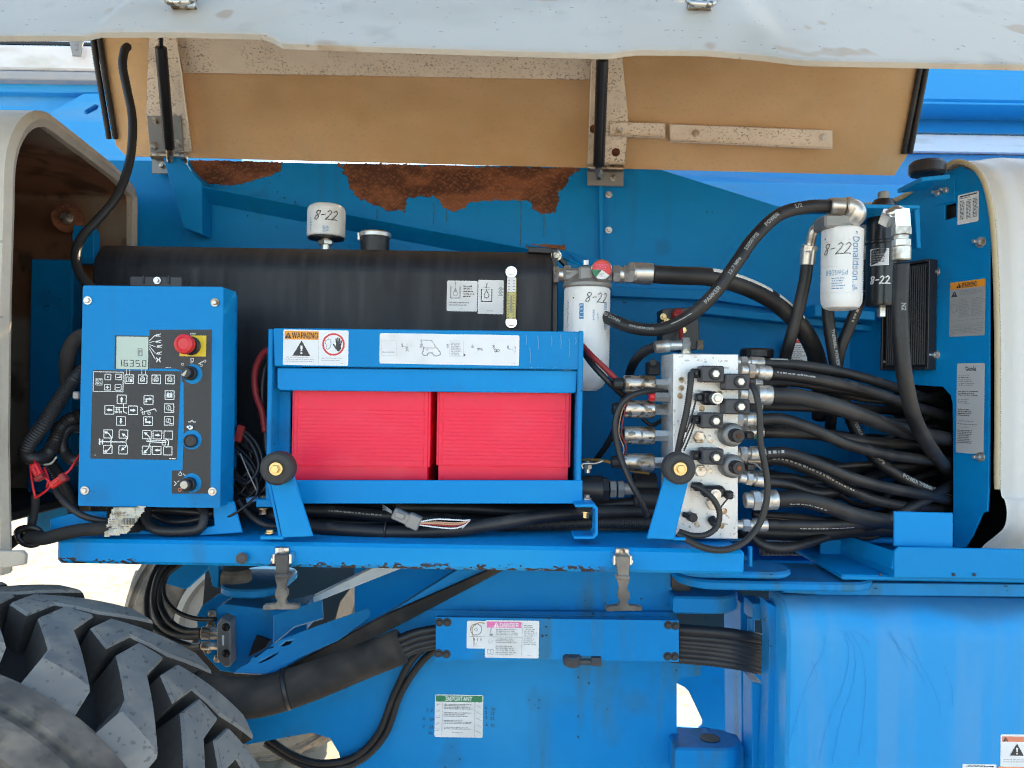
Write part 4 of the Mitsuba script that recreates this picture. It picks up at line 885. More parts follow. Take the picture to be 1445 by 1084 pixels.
D.lines(8, 34, 11, 50, 6, 'ink_blue').lines(15, 38, 17, 50, 6, 'ink_blue').lines(-33, 20, -29, 60, 14, 'ink_blue', seed=3).lines(27, 22, 34, 62, 16, 'ink_blue', seed=5).dot(-21, 17, 1.2, 'ink_black'); D.done(rf, 'marking')
hd = part(rf, 'head', cat([lathe([(RF * 1.0, HF), (RF * 1.06, HF + .002), (RF * 1.06, HF + .008), (RF * .95, HF + .014), (RF * .55, HF + .03), (RF * .4, HF + .04)], cF, Z, 48),
    pbox(817, 375, 838, 400, dF + .005, dF + .08, .004), pbox(795, 378, 865, 398, dF + .03, dF + .06, .006)]), 'cast_grey', 35)
part(hd, 'top_screw', hexn(W(827, 375, dF + .03), W(827, 367, dF + .03), .006), 'zinc_steel')
ga = thing('pressure_gauge', 'round filter gauge with red, green and white sectors', 'gauge')
cG = W(849, 381, dF - .012)
part(ga, 'case', cat([lathe([(14.5 * sc, 0), (15 * sc, .002), (15 * sc, .012), (13.8 * sc, .014), (13 * sc, .012)], cG + Y * .012, -Y, 40)]), 'bright_steel', 30)
D = Decal(cG - Y * .0003, X, Z, -Y, sc)
c0 = sg.Point(0, 0).buffer(13, quad_segs=12)
sec = lambda a0, a1: c0.intersection(sg.Polygon([(0, 0)] + [(30 * math.cos(math.radians(a)), -30 * math.sin(math.radians(a))) for a in np.linspace(a0, a1, 8)]))
D.shape(sec(-35, 75), 'ink_red').shape(sec(75, 178), 'ink_red').shape(sec(178, 235), 'ink_green').shape(sec(235, 325), 'paper')
D.lines(-3, 5, 4, 10, 3, 'ink_grey', 2).line([(0, 0), (-7, 4)], 1, 'ink_black', 3).lines(-8, -8, 9, 1, 4, 'ink_pink', 2, .3); D.done(ga, 'dial')
part(rf, 'inlet_union', cat([hexn(W(781, 388, dF + .05), W(788, 388, dF + .05), 13 * sc), cyl(W(786, 388, dF + .05), W(796, 388, dF + .05), 10 * sc), hexn(W(796, 388, dF + .05), W(805, 388, dF + .05), 15 * sc)]), 'zinc_steel')
ou = dF + .045
part(rf, 'outlet_union', cat([hexn(W(864, 387, ou), W(874, 387, ou), 13.5 * sc), cyl(W(873, 388, ou), W(880, 388, ou), 12 * sc), hexn(W(880, 387, ou), W(888, 387, ou), 14 * sc)]), 'zinc_steel')
solo('filter_bracket', 'blue strip bracket above the filter head', 'bracket', cat([sheet([W(742, 344, 1.8), W(795, 353, 1.75), W(822, 371, 1.62), W(817, 372, 1.62)], .004), sheet([W(795, 353, 1.75), W(846, 366, 1.62), W(832, 372, 1.6), W(822, 371, 1.6)], .004)]), 'blue_paint')

# ------------------------------------------------------------------ battery tray with the two batteries
bt = thing('battery_tray', 'blue steel battery tray with warning labels on its top band', 'tray')
dT = 1.42
part(bt, 'top_band', pp([(385, 463), (817, 468), (816, 522), (387, 517)], dT, dT + .006, .004), 'blue_paint')
part(bt, 'lower_band', pp([(391, 519), (815, 523), (813, 553), (811, 555), (395, 551), (391, 547)], dT + .010, dT + .016, .004), 'blue_rail_paint')
part(bt, 'bottom_lip', pp([(380, 678), (822, 678), (822, 707), (820, 711), (381, 711)], dT - .005, dT + .002, .002), 'blue_rail_paint')
part(bt, 'side_plate', cat([cbox(np.array([W(378, 470, dT)[0], dT, W(400, 711, dT)[2]]), np.array([W(384.5, 470, dT)[0], 1.68, W(380, 464, dT)[2]]), .002)]), 'blue_paint')
part(bt, 'side_plate', cat([cbox(np.array([W(816, 470, dT)[0], dT - .002, W(816, 712, dT)[2]]), np.array([W(823.5, 470, dT)[0], 1.66, W(818, 467, dT)[2]]), .002)]), 'blue_paint')
part(bt, 'floor', cbox(np.array([W(381, 700, dT)[0], dT + .004, W(600, 704, dT)[2]]), np.array([W(819, 700, dT)[0], 1.67, W(600, 699, dT)[2]])), 'blue_paint')
part(bt, 'back_plate', cbox(np.array([W(381, 700, dT)[0], 1.66, W(600, 704, dT)[2]]), np.array([W(819, 700, dT)[0], 1.668, W(600, 480, dT)[2]])), 'blue_paint')
part(bt, 'left_stop', pp([(384, 552), (410, 552), (409, 680), (384, 680)], dT + .05, dT + .056), 'blue_paint')
part(bt, 'foot', cat([pp([(361, 705), (384, 705), (384, 716), (361, 716)], dT - .004, dT + .05), sheet([W(384, 640, dT), W(377, 640, dT), W(377, 712, dT), W(384, 712, dT)], .004)]), 'blue_paint')
part(bt, 'foot_bolt', bolt(W(371, 704, dT + .02), Z, .007), 'brass'); part(bt, 'foot_bolt', bolt(W(371, 717, dT + .02), -Z, .007, .012), 'corroded_steel')
zc = [(812, 712), (838, 711), (844, 717), (844, 755), (838, 761), (810, 761), (810, 757), (836, 757), (840, 752), (840, 720), (836, 716), (812, 716)]
part(bt, 'channel_bracket', pp(zc, 1.375, 1.43, 0, .001), 'blue_rail_paint')
part(bt, 'foot_bolt', bolt(W(827, 722, 1.41), -Z, .006, .012), 'brass'); part(bt, 'foot_bolt', bolt(W(827, 704, 1.43), Z, .007, .008), 'corroded_steel')
for i, (x0, x1) in enumerate(((411, 607), (616, 806))):
    b = thing('battery', ('red ribbed battery on the left side of the tray', 'red ribbed battery on the right side of the tray')[i], 'battery')
    d0 = 1.455; xa, xb = W(x0, 600, d0)[0], W(x1, 600, d0)[0]
    zt, zs, zb = W(x0, 548, d0)[2], W(x0, 657, d0)[2], W(x0, 690, d0)[2]
    prof = [(d0 + .004, zb), (d0 + .004, zs)] + [(d0, zs + .003)]
    z = zs + .012
    while z < W(x0, 574, d0)[2]:
        prof += [(d0, z), (d0 + .00025, z + .0004), (d0 + .00025, z + .0010), (d0, z + .0014)]; z += .0072
    prof += [(d0, zt), (1.62, zt), (1.62, zb)]
    part(b, 'case', extr_x(prof, xa + .004, xb - .004, .001), 'battery_red', False)
    part(b, 'corner_rib', cat([cbox(np.array([xa, d0 + .004, zs]), np.array([xa + .006, 1.61, zt]), .001), cbox(np.array([xb - .006, d0 + .004, zs]), np.array([xb, 1.61, zt]), .001)]), 'battery_red')
    part(b, 'edge_bead', cat([cbox(np.array([xa + .011, d0 - .0012, zs + .004]), np.array([xa + .0125, d0 + .002, zt]), .0004), cbox(np.array([xb - .0125, d0 - .0012, zs + .004]), np.array([xb - .011, d0 + .002, zt]), .0004), cbox(np.array([xa + .004, d0 - .001, zs + .0005]), np.array([xb - .004, d0 + .002, zs + .003]), .0004)]), 'battery_red')
# tray labels
D = pdecal(690, 470, dT - .0002)
for x, y, L in ((52, 2, 14), (69, 4, 18), (88, 3, 13), (101, 0, 20), (113, 6, 26), (58, 20, 22), (122, 4, 10)): D.line([(x, y), (x + 1.2, y + L * .5), (x + .6, y + L)], .7, 'dried_drip', 0)
for i in range(16): D.dot(random.uniform(-20, 120), 48 + random.uniform(-.8, .8), random.uniform(.4, .9), 'dried_drip', 0)
scene['dried_drip'] = pr((0.16, 0.34, 0.52), .6)
D.done(bt, 'dried_drip')
D = pdecal(400, 465, dT - .0002)
D.rect(0, 0, 92, 50, 'paper', 0, 2).rect(2, 2, 50, 14, 'ink_orange').line([(50, 2), (50, 48)], .5, 'ink_light')
def tri(D, x, y, h, mat='ink_black', inner='paper', lay=2):
    D.shape(sg.Polygon([(x, y), (x - h * .58, y + h), (x + h * .58, y + h)]).buffer(.4), mat, lay)
    D.shape(shapely.union_all([sg.Polygon([(x - h * .09, y + h * .32), (x + h * .09, y + h * .32), (x + h * .05, y + h * .7), (x - h * .05, y + h * .7)]), sg.Point(x, y + h * .83).buffer(h * .075)]), inner, lay + 1)
tri(D, 7, 4.5, 7.5, 'ink_black', 'ink_orange'); D.text('WARNING', 12, 12, 8, 'ink_black', 2, True, 0, 37)
tri(D, 26, 16, 20.5); D.lines(4, 38.5, 48, 47, 3, 'ink_light', 1, .4)
D.ring(71, 20, 16, 2.6, 'ink_red')
D.shape(sg.Polygon([(60, 15), (64, 12.5), (67, 14), (67.5, 19), (66.5, 24), (63, 27), (61, 25), (61.5, 21), (59.5, 19)]).buffer(.5).difference(sg.Polygon([(60, 15), (64, 12.5), (67, 14), (67.5, 19), (66.5, 24), (63, 27), (61, 25), (61.5, 21), (59.5, 19)]).buffer(-.3)), 'ink_grey')
hnd = shapely.union_all([sg.LineString(p).buffer(.95) for p in ([(75, 26), (71, 20)], [(76, 22), (74.5, 12.5)], [(77.5, 22), (77, 11)], [(79, 22), (79.6, 12)], [(80.4, 23), (82.2, 15)])] + [sg.Polygon([(74, 21), (81, 21), (82, 26), (79, 30), (76, 29)])])
D.shape(hnd, 'ink_black', 2).lines(54, 39, 88, 45, 2, 'ink_light', 1, .4).lines(80, 46.5, 87, 48, 1, 'ink_light'); D.done(bt, 'warning_label', 'paper', 'warning label with a black triangle and a ringed hand')
D = pdecal(536, 470, dT - .0002)
D.rect(0, 0, 197, 43, 'paper', 0, 2).box(3, 10, 24, 32, .4, 'ink_light').lines(4, 26, 22, 29, 1, 'ink_light', 1, .6)
for n, x in (('1', 30), ('2', 56), ('3', 94), ('4', 129), ('5', 159), ('6', 179)): D.text(n, x, 19, 4.4, 'ink_black', 1, True)
D.line([(58, 9), (73, 9), (78, 16), (78, 20), (62, 20), (58, 9)], .7, 'ink_black').line([(62, 20), (62, 24), (60, 28), (63, 31), (67, 31), (69, 27), (75, 27), (77, 31), (82, 31), (86, 29), (86, 26), (79, 18)], .9, 'ink_black').line([(66, 22), (67, 24), (69, 22)], .6, 'ink_black')
D.line([(39, 14), (39, 17)], .7, 'ink_light').line([(35, 18), (37, 18)], .7, 'ink_grey').line([(43, 17), (45, 16)], .7, 'ink_light').lines(37, 19, 42, 26, 3, 'ink_grey', 1, .6).box(99, 9, 119, 32, .5, 'ink_light').lines(101, 12, 118, 31, 8, 'ink_grey', 1, .45, 9).dot(120, 29, 1.6, 'ink_black')
D.line([(134, 15), (135, 13)], .7, 'ink_light').line([(134, 24), (136, 26)], .7, 'ink_light').lines(138, 19, 148, 23, 2, 'ink_black', 1, .6).ring(164, 22, 2.4, .8, 'ink_black').ring(167, 22, 2.4, .8, 'ink_black').lines(183, 20, 189, 22, 1, 'ink_grey').line([(190, 16), (192, 18), (191, 20)], .7, 'ink_grey').line([(190, 24), (192, 22)], .7, 'ink_grey').lines(186, 39, 194, 41, 1, 'ink_light')
D.done(bt, 'instruction_label', 'paper', 'long white pictogram label numbered 1 to 6')

# ------------------------------------------------------------------ ground control box
cb = thing('control_box', 'upright blue ground control box with a black keypad and red stop button', 'control box')
dC = 1.36
part(cb, 'cover', pp([(117, 403), (315, 405), (310, 717), (110, 714)], dC, dC + .066, .003, .0035), 'blue_paint')
part(cb, 'back_box', pp([(128, 410), (318, 411), (316, 712), (122, 708)], dC + .067, dC + .13, .003, .003), 'blue_paint')
part(cb, 'mount_bracket', cat([pp([(183, 390), (256, 391), (256, 405), (183, 404)], 1.50, 1.53), pp([(200, 389), (202, 389), (202, 400), (200, 400)], 1.495, 1.50), pp([(236, 389), (238, 389), (238, 400), (236, 400)], 1.495, 1.50)]), 'dark_grey_plastic')
part(cb, 'bracket_screw', bolt(W(222, 396, 1.498), -Y, .005), 'bright_steel')
part(cb, 'leg', pp([(70, 732), (112, 722), (150, 722), (150, 757), (70, 760)], 1.40, 1.405), 'blue_rail_paint'); part(cb, 'leg', pp([(300, 708), (330, 708), (342, 752), (280, 756), (292, 744), (302, 742)], 1.40, 1.405), 'blue_rail_paint')
part(cb, 'leg', pp([(190, 740), (200, 748), (222, 754), (160, 754), (150, 740)], 1.41, 1.415), 'blue_rail_paint')
A4 = np.array([[633, -22], [12, 995]], float); A4i = np.linalg.inv(A4)
def q4(cx, cy):
    a = A4i @ np.array([cx - 22, cy - 40.]); return a[0] * 198, a[1] * 312
K4 = 1 / 3.187
class Box4(Decal):
    def R(self, x0, y0, x1, y1, mat, lay=1, r=0): a, b = q4((x0 + x1) / 2, (y0 + y1) / 2); w, h = (x1 - x0) / 2 * K4, (y1 - y0) / 2 * K4; return self.rect(a - w, b - h, a + w, b + h, mat, lay, r)
    def Fr(self, x0, y0, x1, y1, w, mat, lay=1, r=0.8): a, b = q4((x0 + x1) / 2, (y0 + y1) / 2); hw, h = (x1 - x0) / 2 * K4, (y1 - y0) / 2 * K4; return self.box(a - hw, b - h, a + hw, b + h, w, mat, lay, r)
    def G(self, pts, mat, lay=1): return self.shape(sg.Polygon([q4(*p) for p in pts]), mat, lay)
    def Ln(self, pts, w, mat='white_print', lay=3): return self.line([q4(*p) for p in pts], w, mat, lay)
O4 = W(117, 403, dC - .0002)
D = Box4(O4, X, Z, -Y, S(dC))
qp = lambda P: sg.Polygon([q4(*p) for p in P])
strip = qp([(322, 240), (603, 240), (592, 978), (418, 978), (420, 873), (467, 873), (470, 790), (474, 690), (474, 480), (466, 470), (466, 424), (440, 416), (322, 414)])
for x, y, r in ((515, 440, 44), (510, 735, 44), (508, 930, 44)): strip = strip.difference(sg.Point(*q4(x, y)).buffer(r * K4))
D.shape(strip, 'membrane', 0)
D.R(566, 250, 567, 251, 'membrane', 0)
D.done(cb, 'side_membrane', 'membrane', 'black membrane strip with the stop button and switches')
D = Box4(O4, X, Z, -Y, S(dC))
D.shape(qp([(65, 420), (462, 427), (441, 827), (51, 819)]).buffer(-2).buffer(2), 'membrane', 0)
w = 'white_print'
D.Fr(66, 428, 203, 519, .7, w)
D.Fr(78, 458, 108, 489, .5, w); D.lines(*q4(80, 462), *q4(106, 487), 4, w, 2, .4, 2)
for x, y, s in ((133, 452, 'o'), (181, 452, 'e'), (131, 498, '+'), (179, 499, '-')):
    D.Fr(x - 15, y - 14, x + 15, y + 14, .7, w); a, b = q4(x, y)
    if s == 'o': D.dot(a, b, 1.1, w, 2)
    if s == 'e': D.line([(a + 2.4, b - 1.6), (a + 2.4, b + .8), (a - 2, b + .8)], 1, w, 2)
    if s in '+-': D.line([(a - 2, b), (a + 2, b)], .9, w, 2)
    if s == '+': D.line([(a, b - 2), (a, b + 2)], .9, w, 2)
for x in (230, 290, 351, 413):
    y = 462 + (x - 230) * .01; D.Fr(x - 21, y - 21, x + 21, y + 21, .8, w); a, b = q4(x, y)
    if x == 230: D.box(a - 4.5, b - 3.5, a - 1, b + 4, .6, w, 2).rect(a + .5, b - 3.5, a + 4.5, b + 4, w, 2).rect(a + 1.2, b - 2.5, a + 3.8, b - .3, 'membrane', 3)
    else: D.box(a - 3.4, b - 2.4, a + 3.4, b + 3, .8, w, 2, .8).line([(a - 1.5, b - 3.6), (a + 1.5, b - 3.6)], .8, w, 2).line([(a - 1.8, b + .4), (a, b + 1.4), (a + 1.8, b + .4)], .7, w, 2)
for xs in ((212, 230), (228, 246), (282, 288), (298, 304)): D.Ln([(xs[0] + 5, 418), (xs[0] + 5, 440)], .6)
for x, y, s in ((411, 534, 'b'), (409, 593, 'q'), (407, 650, 'q')):
    D.Fr(x - 22, y - 21, x + 22, y + 21, .8, w); a, b = q4(x, y)
    if s == 'b': D.rect(a - 4, b - 2.6, a + 4, b + 3.4, w, 2).rect(a - 3, b - 3.6, a - 1.4, b - 2.6, w, 2).rect(a + 1.4, b - 3.6, a + 3, b - 2.6, w, 2).line([(a, b - 1.5), (a, b + 2)], .8, 'membrane', 3)
    else: D.ring(a - .6, b - .4, 3.6, .8, w, 2).line([(a - 1, b + 1.4), (a - .6, b - 2), (a + 1.2, b - 2)], .7, w, 2).line([(a + 2, b + 3.6), (a + 4.6, b + 3.6)], 1.2, w, 2)
for x, y, ang in ((195, 553, -90), (139, 600, 180), (246, 602, 0), (191, 650, 90)):
    D.Fr(x - 22, y - 21, x + 22, y + 21, .8, w); a, b = q4(x, y); D.arrow(a, b, ang, 8.5, 2.4, w)
for x, y, m in ((316, 556, 1), (313, 651, -1)):
    D.Fr(x - 22, y - 21, x + 22, y + 21, .8, w); a, b = q4(x, y)
    D.line([(a - 3, b + 3 * m), (a - 3, b - 1.5 * m), (a + 2.4, b - 1.5 * m)], 1.5, w, 2).shape(sg.Polygon([(a + 1.5, b - 4 * m), (a + 5, b - 1.5 * m), (a + 1.5, b + 1 * m)]), w, 2).shape(sg.Polygon([(a - 5, b + 1.6 * m), (a - 1, b + 1.6 * m), (a - 3, b + 4.4 * m)]), w, 2)
a, b = q4(193, 602)
D.line([(a - 8, b - 4), (a + 8, b - 4)], .9, w).line([(a - 8, b - 1.4), (a - 2, b - 1.4)], .8, w).line([(a + 3, b - 8), (a + 3, b + 2), (a + 8, b + 4)], .9, w).line([(a - 7, b - 4), (a - 7, b + 3)], .8, w).line([(a - 3, b - 4), (a - 3, b + 3)], .8, w).box(a - 9, b + 1, a - 5, b + 4, .6, w).box(a - 3, b + 1, a + 1, b + 4, .6, w)
a, b = q4(315, 602)
D.line([(a - 9, b + 3), (a - 3, b + 1.5), (a + 9, b - 2), (a + 11, b + 1)], .9, w).line([(a - 11, b - 4), (a - 8, b - 1)], .8, w).box(a - 9, b + 2, a - 5, b + 6, .6, w).box(a - 1, b + 2, a + 3, b + 6, .6, w).ring(a - 10, b, 1.4, .5, w)
for x, y in ((133, 708), (202, 709), (131, 778), (200, 780), (308, 712), (355, 713), (404, 714), (306, 782), (352, 783), (401, 785)): D.Fr(x - 21, y - 20, x + 21, y + 20, .8, w)
for x, y, ang in ((357, 714, 0), (355, 782, 180)): a, b = q4(x, y); D.arrow(a, b, ang, 8, 2.2, w)
D.Ln([(95, 742), (215, 745)], 1.2).Ln([(95, 732), (95, 755)], 1.6).Ln([(108, 735), (108, 752)], 1.6).Ln([(145, 740), (150, 725), (135, 705), (125, 700)], 1.1).Ln([(145, 748), (148, 762), (132, 782), (122, 788)], 1.1).Ln([(215, 738), (222, 725), (205, 712)], 1.0).Ln([(215, 752), (218, 762), (200, 775)], 1.0)
for x, y, ang in ((124, 701, 200), (122, 787, 160), (203, 712, 215), (199, 776, 140), (303, 706, 215), (300, 790, 140)): a, b = q4(x, y); D.shape(shapely.affinity.rotate(sg.Polygon([(a - 1.5, b - 2.6), (a + 3.4, b), (a - 1.5, b + 2.6)]), ang, origin=(a, b)), w, 3)
D.Ln([(308, 742), (380, 748), (395, 746)], 1.1).Ln([(308, 736), (390, 740)], .7).Ln([(325, 738), (318, 720), (303, 706)], 1.1).Ln([(322, 750), (316, 770), (300, 790)], 1.1).Ln([(395, 730), (407, 742), (403, 765), (394, 768)], 1.1)
D.Fr(376, 736, 394, 760, .7, w, 3)
D.lines(*q4(408, 817), *q4(438, 824), 1, w, 1, .8, 1, False).dot(*q4(73, 803), .6, w)
D.done(cb, 'keypad', 'membrane', 'black keypad with white arrows and machine pictograms', 'legend')
D = Box4(O4, X, Z, -Y, S(dC))
for k, (y0, y1) in enumerate(((290, 265), (297, 292), (306, 316), (314, 345), (325, 372))): D.Ln([(322, y0), (348, y1)], .7)
for k, (x, y) in enumerate(((360, 265), (362, 293), (366, 315), (364, 346), (362, 375))):
    a, b = q4(x, y)
    if k == 4: D.line([(a - 2.6, b - 2.6), (a - .8, b), (a - 2.6, b + 2.8)], 1.2, w, 3).line([(a + 2.6, b - 2.6), (a + .8, b), (a + 2.6, b + 2.8)], 1.2, w, 3).line([(a - .8, b), (a + .8, b)], 1.2, w, 3)
    else: D.line([(a - 3.4, b + 1), (a + 1, b - 1), (a + 4, b - 2)], .8, w, 3).box(a - 2.6, b - 1.4, a + 1.4, b + 1.6, .6, w, 3).line([(a + 1.6, b + 1), (a + 3.4, b + 1.6)], .7, w, 3)
D.text('STOP', *q4(505, 262), 2.2, w, 3, True).lines(*q4(395, 409), *q4(432, 413), 1, w, 3, .8)
D.ring(*q4(471, 396), 1.9, .6, w, 3); a, b = q4(515, 378); D.box(a - 2.4, b - 3, a + 2.4, b + 2, .6, w, 3).ring(a - 1, b + 3, 1.3, .5, w, 3)
a, b = q4(560, 388); D.line([(a - 5, b + 2), (a + 2, b - 2)], .8, w, 3).ring(a - 1.5, b + 4, 1.9, .6, w, 3).ring(a + 3.6, b - 2, 1.8, .6, w, 3)
a, b = q4(512, 652); D.line([(a - 5, b + 1), (a - 2, b + 1), (a, b - 1.5), (a + 2, b + 1), (a + 5, b + 1)], .8, w, 3)
a, b = q4(458, 890); D.ring(a, b, 2.6, .8, w, 3).line([(a, b - 4), (a, b - 2.6)], .8, w, 3).line([(a + 4, b - 1), (a + 7, b + 2)], .7, w, 3)
a, b = q4(440, 932); D.line([(a - 3, b - 3), (a, b), (a - 3, b + 3)], .8, w, 3).line([(a + 1, b - 2), (a + 4, b - 4)], .7, w, 3); D.ring(*q4(455, 960), 2.6, .9, 'ink_pale_orange', 3)
D.done(cb, 'legend')
def at4(cx, cy, o=0.0):
    u, v = q4(cx, cy); return O4 + X * u * S(dC) - Z * v * S(dC) - Y * o
D = Box4(O4, X, Z, -Y, S(dC)); D.R(165, 266, 320, 418, 'ink_black', 1); D.done(cb, 'screen_bezel')
lc = part(cb, 'screen', cbox(at4(171, 416, .0004) , at4(318, 272, .0016), .0004), 'lcd')
D = Box4(O4 - Y * .0017, X, Z, -Y, S(dC))
SEG = {'1': 'bc', '6': 'acdefg', '3': 'abcdg', '5': 'acdfg', '0': 'abcdef'}
def seven(D, ch, x, y, wd, h, mat):
    s = {'a': [(x, y), (x + wd, y)], 'g': [(x, y + h / 2), (x + wd, y + h / 2)], 'd': [(x, y + h), (x + wd, y + h)], 'f': [(x, y), (x, y + h / 2)], 'b': [(x + wd, y), (x + wd, y + h / 2)], 'e': [(x, y + h / 2), (x, y + h)], 'c': [(x + wd, y + h / 2), (x + wd, y + h)]}
    for k in SEG[ch]: D.line(s[k], .9, mat, 1)
x, y = q4(182, 376)
for i, dgt in enumerate('1635'): seven(D, dgt, x + i * 8.4, y, 4.6, 8.4, 'ink_black')
D.dot(x + 31.6, y + 8.4, .7, 'ink_black'); seven(D, '0', x + 34.4, y, 4.6, 8.4, 'ink_black')
a, b = q4(281, 341); D.box(a - 3.2, b - 5.4, a + 3.2, b + 5.4, 1, 'ink_grey').line([(a - 1, b + 3), (a - 1, b - 2.5), (a + 1.2, b - 2.5), (a + 1.2, b)], .8, 'ink_grey'); D.done(lc, 'digits')
D = Box4(O4, X, Z, -Y, S(dC)); D.R(458, 266, 577, 360, 'yellow', 1); D.done(cb, 'yellow_plate')
es = part(cb, 'stop_button', lathe([(0.0, 0), (0.012, 0), (.012, .012), (.0165, .016), (.0178, .021), (.0165, .027), (.011, .029), (.010, .027), (0.0, .027)], at4(508, 310, 0), np.array([-.10, -1, .05]), 40), 'red_plastic', 30)
part(es, 'collar', lathe([(.016, 0), (.0165, .003), (.012, .006), (.0121, .007)], at4(512, 313, .0005), -Y, 32), 'black_plastic')
for nm, cx, cy, ky in (('key_switch', 508, 436, True), ('fuel_selector', 500, 935, True)):
    k = part(cb, nm, cat([cyl(at4(cx, cy, 0), at4(cx - 2, cy - 1, .010), .0125, 28), cyl(at4(cx, cy, .01), at4(cx - 6, cy - 2, .017), .0098, 24)]), 'black_plastic')
    o = at4(cx - 7, cy - 2, .0172)
    part(k, 'knob_pointer', sheet([o + [-.008, 0, -.004], o + [-.003, 0, -.0065], o + [.008, 0, .003], o + [.0035, 0, .0065]], .0012) if cx == 508 else lathe([(0, 0), (.007, 0), (.0065, .0025), (0, .003)], o, -Y, 20), 'tag_paper')
tg = part(cb, 'toggle', cat([cyl(at4(506, 680), at4(506, 680, .004), .0048, 16), tube([at4(506, 680, .003), at4(504, 676, .012)], .002, 8)]), 'bright_steel')
cn = part(cb, 'round_socket', cat([lathe([(0, 0), (.0115, 0), (.0115, .007), (.0095, .008), (.009, .006), (0, .006)], at4(508, 740), -Y, 32)]), 'black_plastic', 30)
for x, y in ((498, 735), (520, 735), (509, 752)): part(cn, 'pin_hole', cyl(at4(x, y, .006), at4(x, y, .0066), .0017, 10), 'dark_grey_plastic')
for x, y, m in ((45, 108, 'zinc_steel'), (618, 118, 'corroded_steel'), (27, 962, 'zinc_steel'), (602, 968, 'zinc_steel')): part(cb, 'corner_bolt', bolt(at4(x, y, .0005), -Y, .0052, .005), m)
# ------------------------------------------------------------------ valve manifold
mf = thing('valve_manifold', 'bare aluminium valve block crowded with black solenoid valves', 'valve block')
dM = 1.42
part(mf, 'block', pp([(950, 499), (1042, 500), (1041.5, 761), (950, 760)], dM, dM + .115, 0, .0015), 'aluminium')
A5x, A5y, K5 = 860, 480, 240 / 839.
def m5(cx, cy, o=0.0): return W(A5x + cx * K5, A5y + cy * K5, dM) - Y * o
px5 = K5 * S(dM)
def coil(cx0, cy0, cx1, cy1, nut=(0, 0), name='solenoid'):
    a, b = m5(cx0, cy1, 0.038), m5(cx1, cy0, .0005)
    k = part(mf, name, cbox(np.array([a[0], dM - .040, a[2]]), np.array([b[0], dM - .004, b[2]]), .0025), 'dark_grey_plastic')
    part(k, 'stem', cyl(m5(*nut, .001), m5(*nut, .045), .011, 16), 'black_plastic')
    part(k, 'nut', bolt(m5(*nut, .040), -Y, .0072, .007), 'zinc_steel')
    return k
for (x0, y0, x1, y1, n) in ((428, 130, 538, 208, (493, 168)), (540, 168, 662, 246, (613, 206)), (540, 290, 662, 362, (615, 326)), (428, 356, 534, 430, (495, 394)), (430, 528, 536, 604, (496, 568))):
    k = coil(x0, y0, x1, y1, n)
    if x0 < 500: part(k, 'plug', cat([cbox(m5(385, y1 - 20, .030), m5(428, y0 + 12, .012), .003), cbox(m5(396, y1 - 30, .036), m5(418, y0 + 22, .03), .002)]), 'black_plastic')
    else: part(k, 'plug', cbox(m5(662, y1 - 14, .030), m5(700, y0 + 20, .014), .003), 'black_plastic')
k = part(mf, 'solenoid', lathe([(.012, 0), (.0125, .004), (.0125, .036), (.010, .040), (0, .04)], m5(490, 285), -Y, 28), 'black_plastic')
part(k, 'body', cbox(m5(440, 318, .03), m5(495, 250, .006), .004), 'black_plastic'); part(k, 'nut', bolt(m5(503, 285, .040), -Y, .0072, .006), 'zinc_steel'); part(k, 'plug', cbox(m5(405, 300, .034), m5(440, 262, .012), .003), 'black_plastic')
for cx, cy in ((590, 462), (592, 615)):
    o = m5(cx - 4, cy + 2)
    k = part(mf, 'cartridge_valve', lathe([(.0205, 0), (.0215, .004), (.0215, .022), (.018, .027), (.013, .029)], o, np.array([.10, -1, 0]), 36), 'cast_grey', 40)
    e = o + np.array([.10, -1, 0]) * .028
    part(k, 'cap', lathe([(.012, 0), (.0125, .002), (.0125, .018), (.011, .021), (0, .021)], e, np.array([.10, -1, 0]), 12), 'black_plastic', False)
    part(k, 'core', cyl(e + np.array([.1, -1, 0]) * .021, e + np.array([.1, -1, 0]) * .0225, .0045, 12), 'rust')
    part(k, 'plug', cbox(m5(cx + 55, cy + 22, .034), m5(cx + 98, cy - 16, .014), .003), 'black_plastic')
for cx, cy, r in ((440, 478, .0115), (446, 642, .0115), (505, 802, .013)): part(mf, 'hex_plug', hexn(m5(cx, cy), m5(cx, cy, .010), r), 'corroded_steel')
for cx, cy in ((355, 196), (354, 238), (348, 275), (498, 495), (500, 645), (541, 265), (432, 910), (552, 915), (566, 843), (456, 338)):
    k = part(mf, 'socket_plug', lathe([(.0056, 0), (.0056, .0012), (.0032, .0014), (.0030, .0002), (0, .0002)], m5(cx, cy), -Y, 18), 'corroded_steel', 30)
k = part(mf, 'solenoid', cat([cbox(m5(440, 765, .030), m5(552, 712, .004), .005)]), 'black_plastic'); part(k, 'nut', bolt(m5(502, 752, .030), -Y, .0072, .006), 'zinc_steel'); part(k, 'plug', cat([cbox(m5(552, 775, .030), m5(592, 735, .012), .003), cbox(m5(400, 735, .03), m5(445, 695, .012), .003)]), 'black_plastic')
part(mf, 'push_knob', cat([cyl(m5(395, 868, .002), m5(402, 868, .02), .0085, 20), cyl(m5(360, 858, .004), m5(395, 864, .012), .005, 12)]), 'black_plastic')
part(mf, 'rubber_boot', cat([tube([m5(500, 880, .004), m5(512, 900, .014), m5(530, 915, .018)], [.008, .0075, .005], 14)]), 'black_plastic', True)
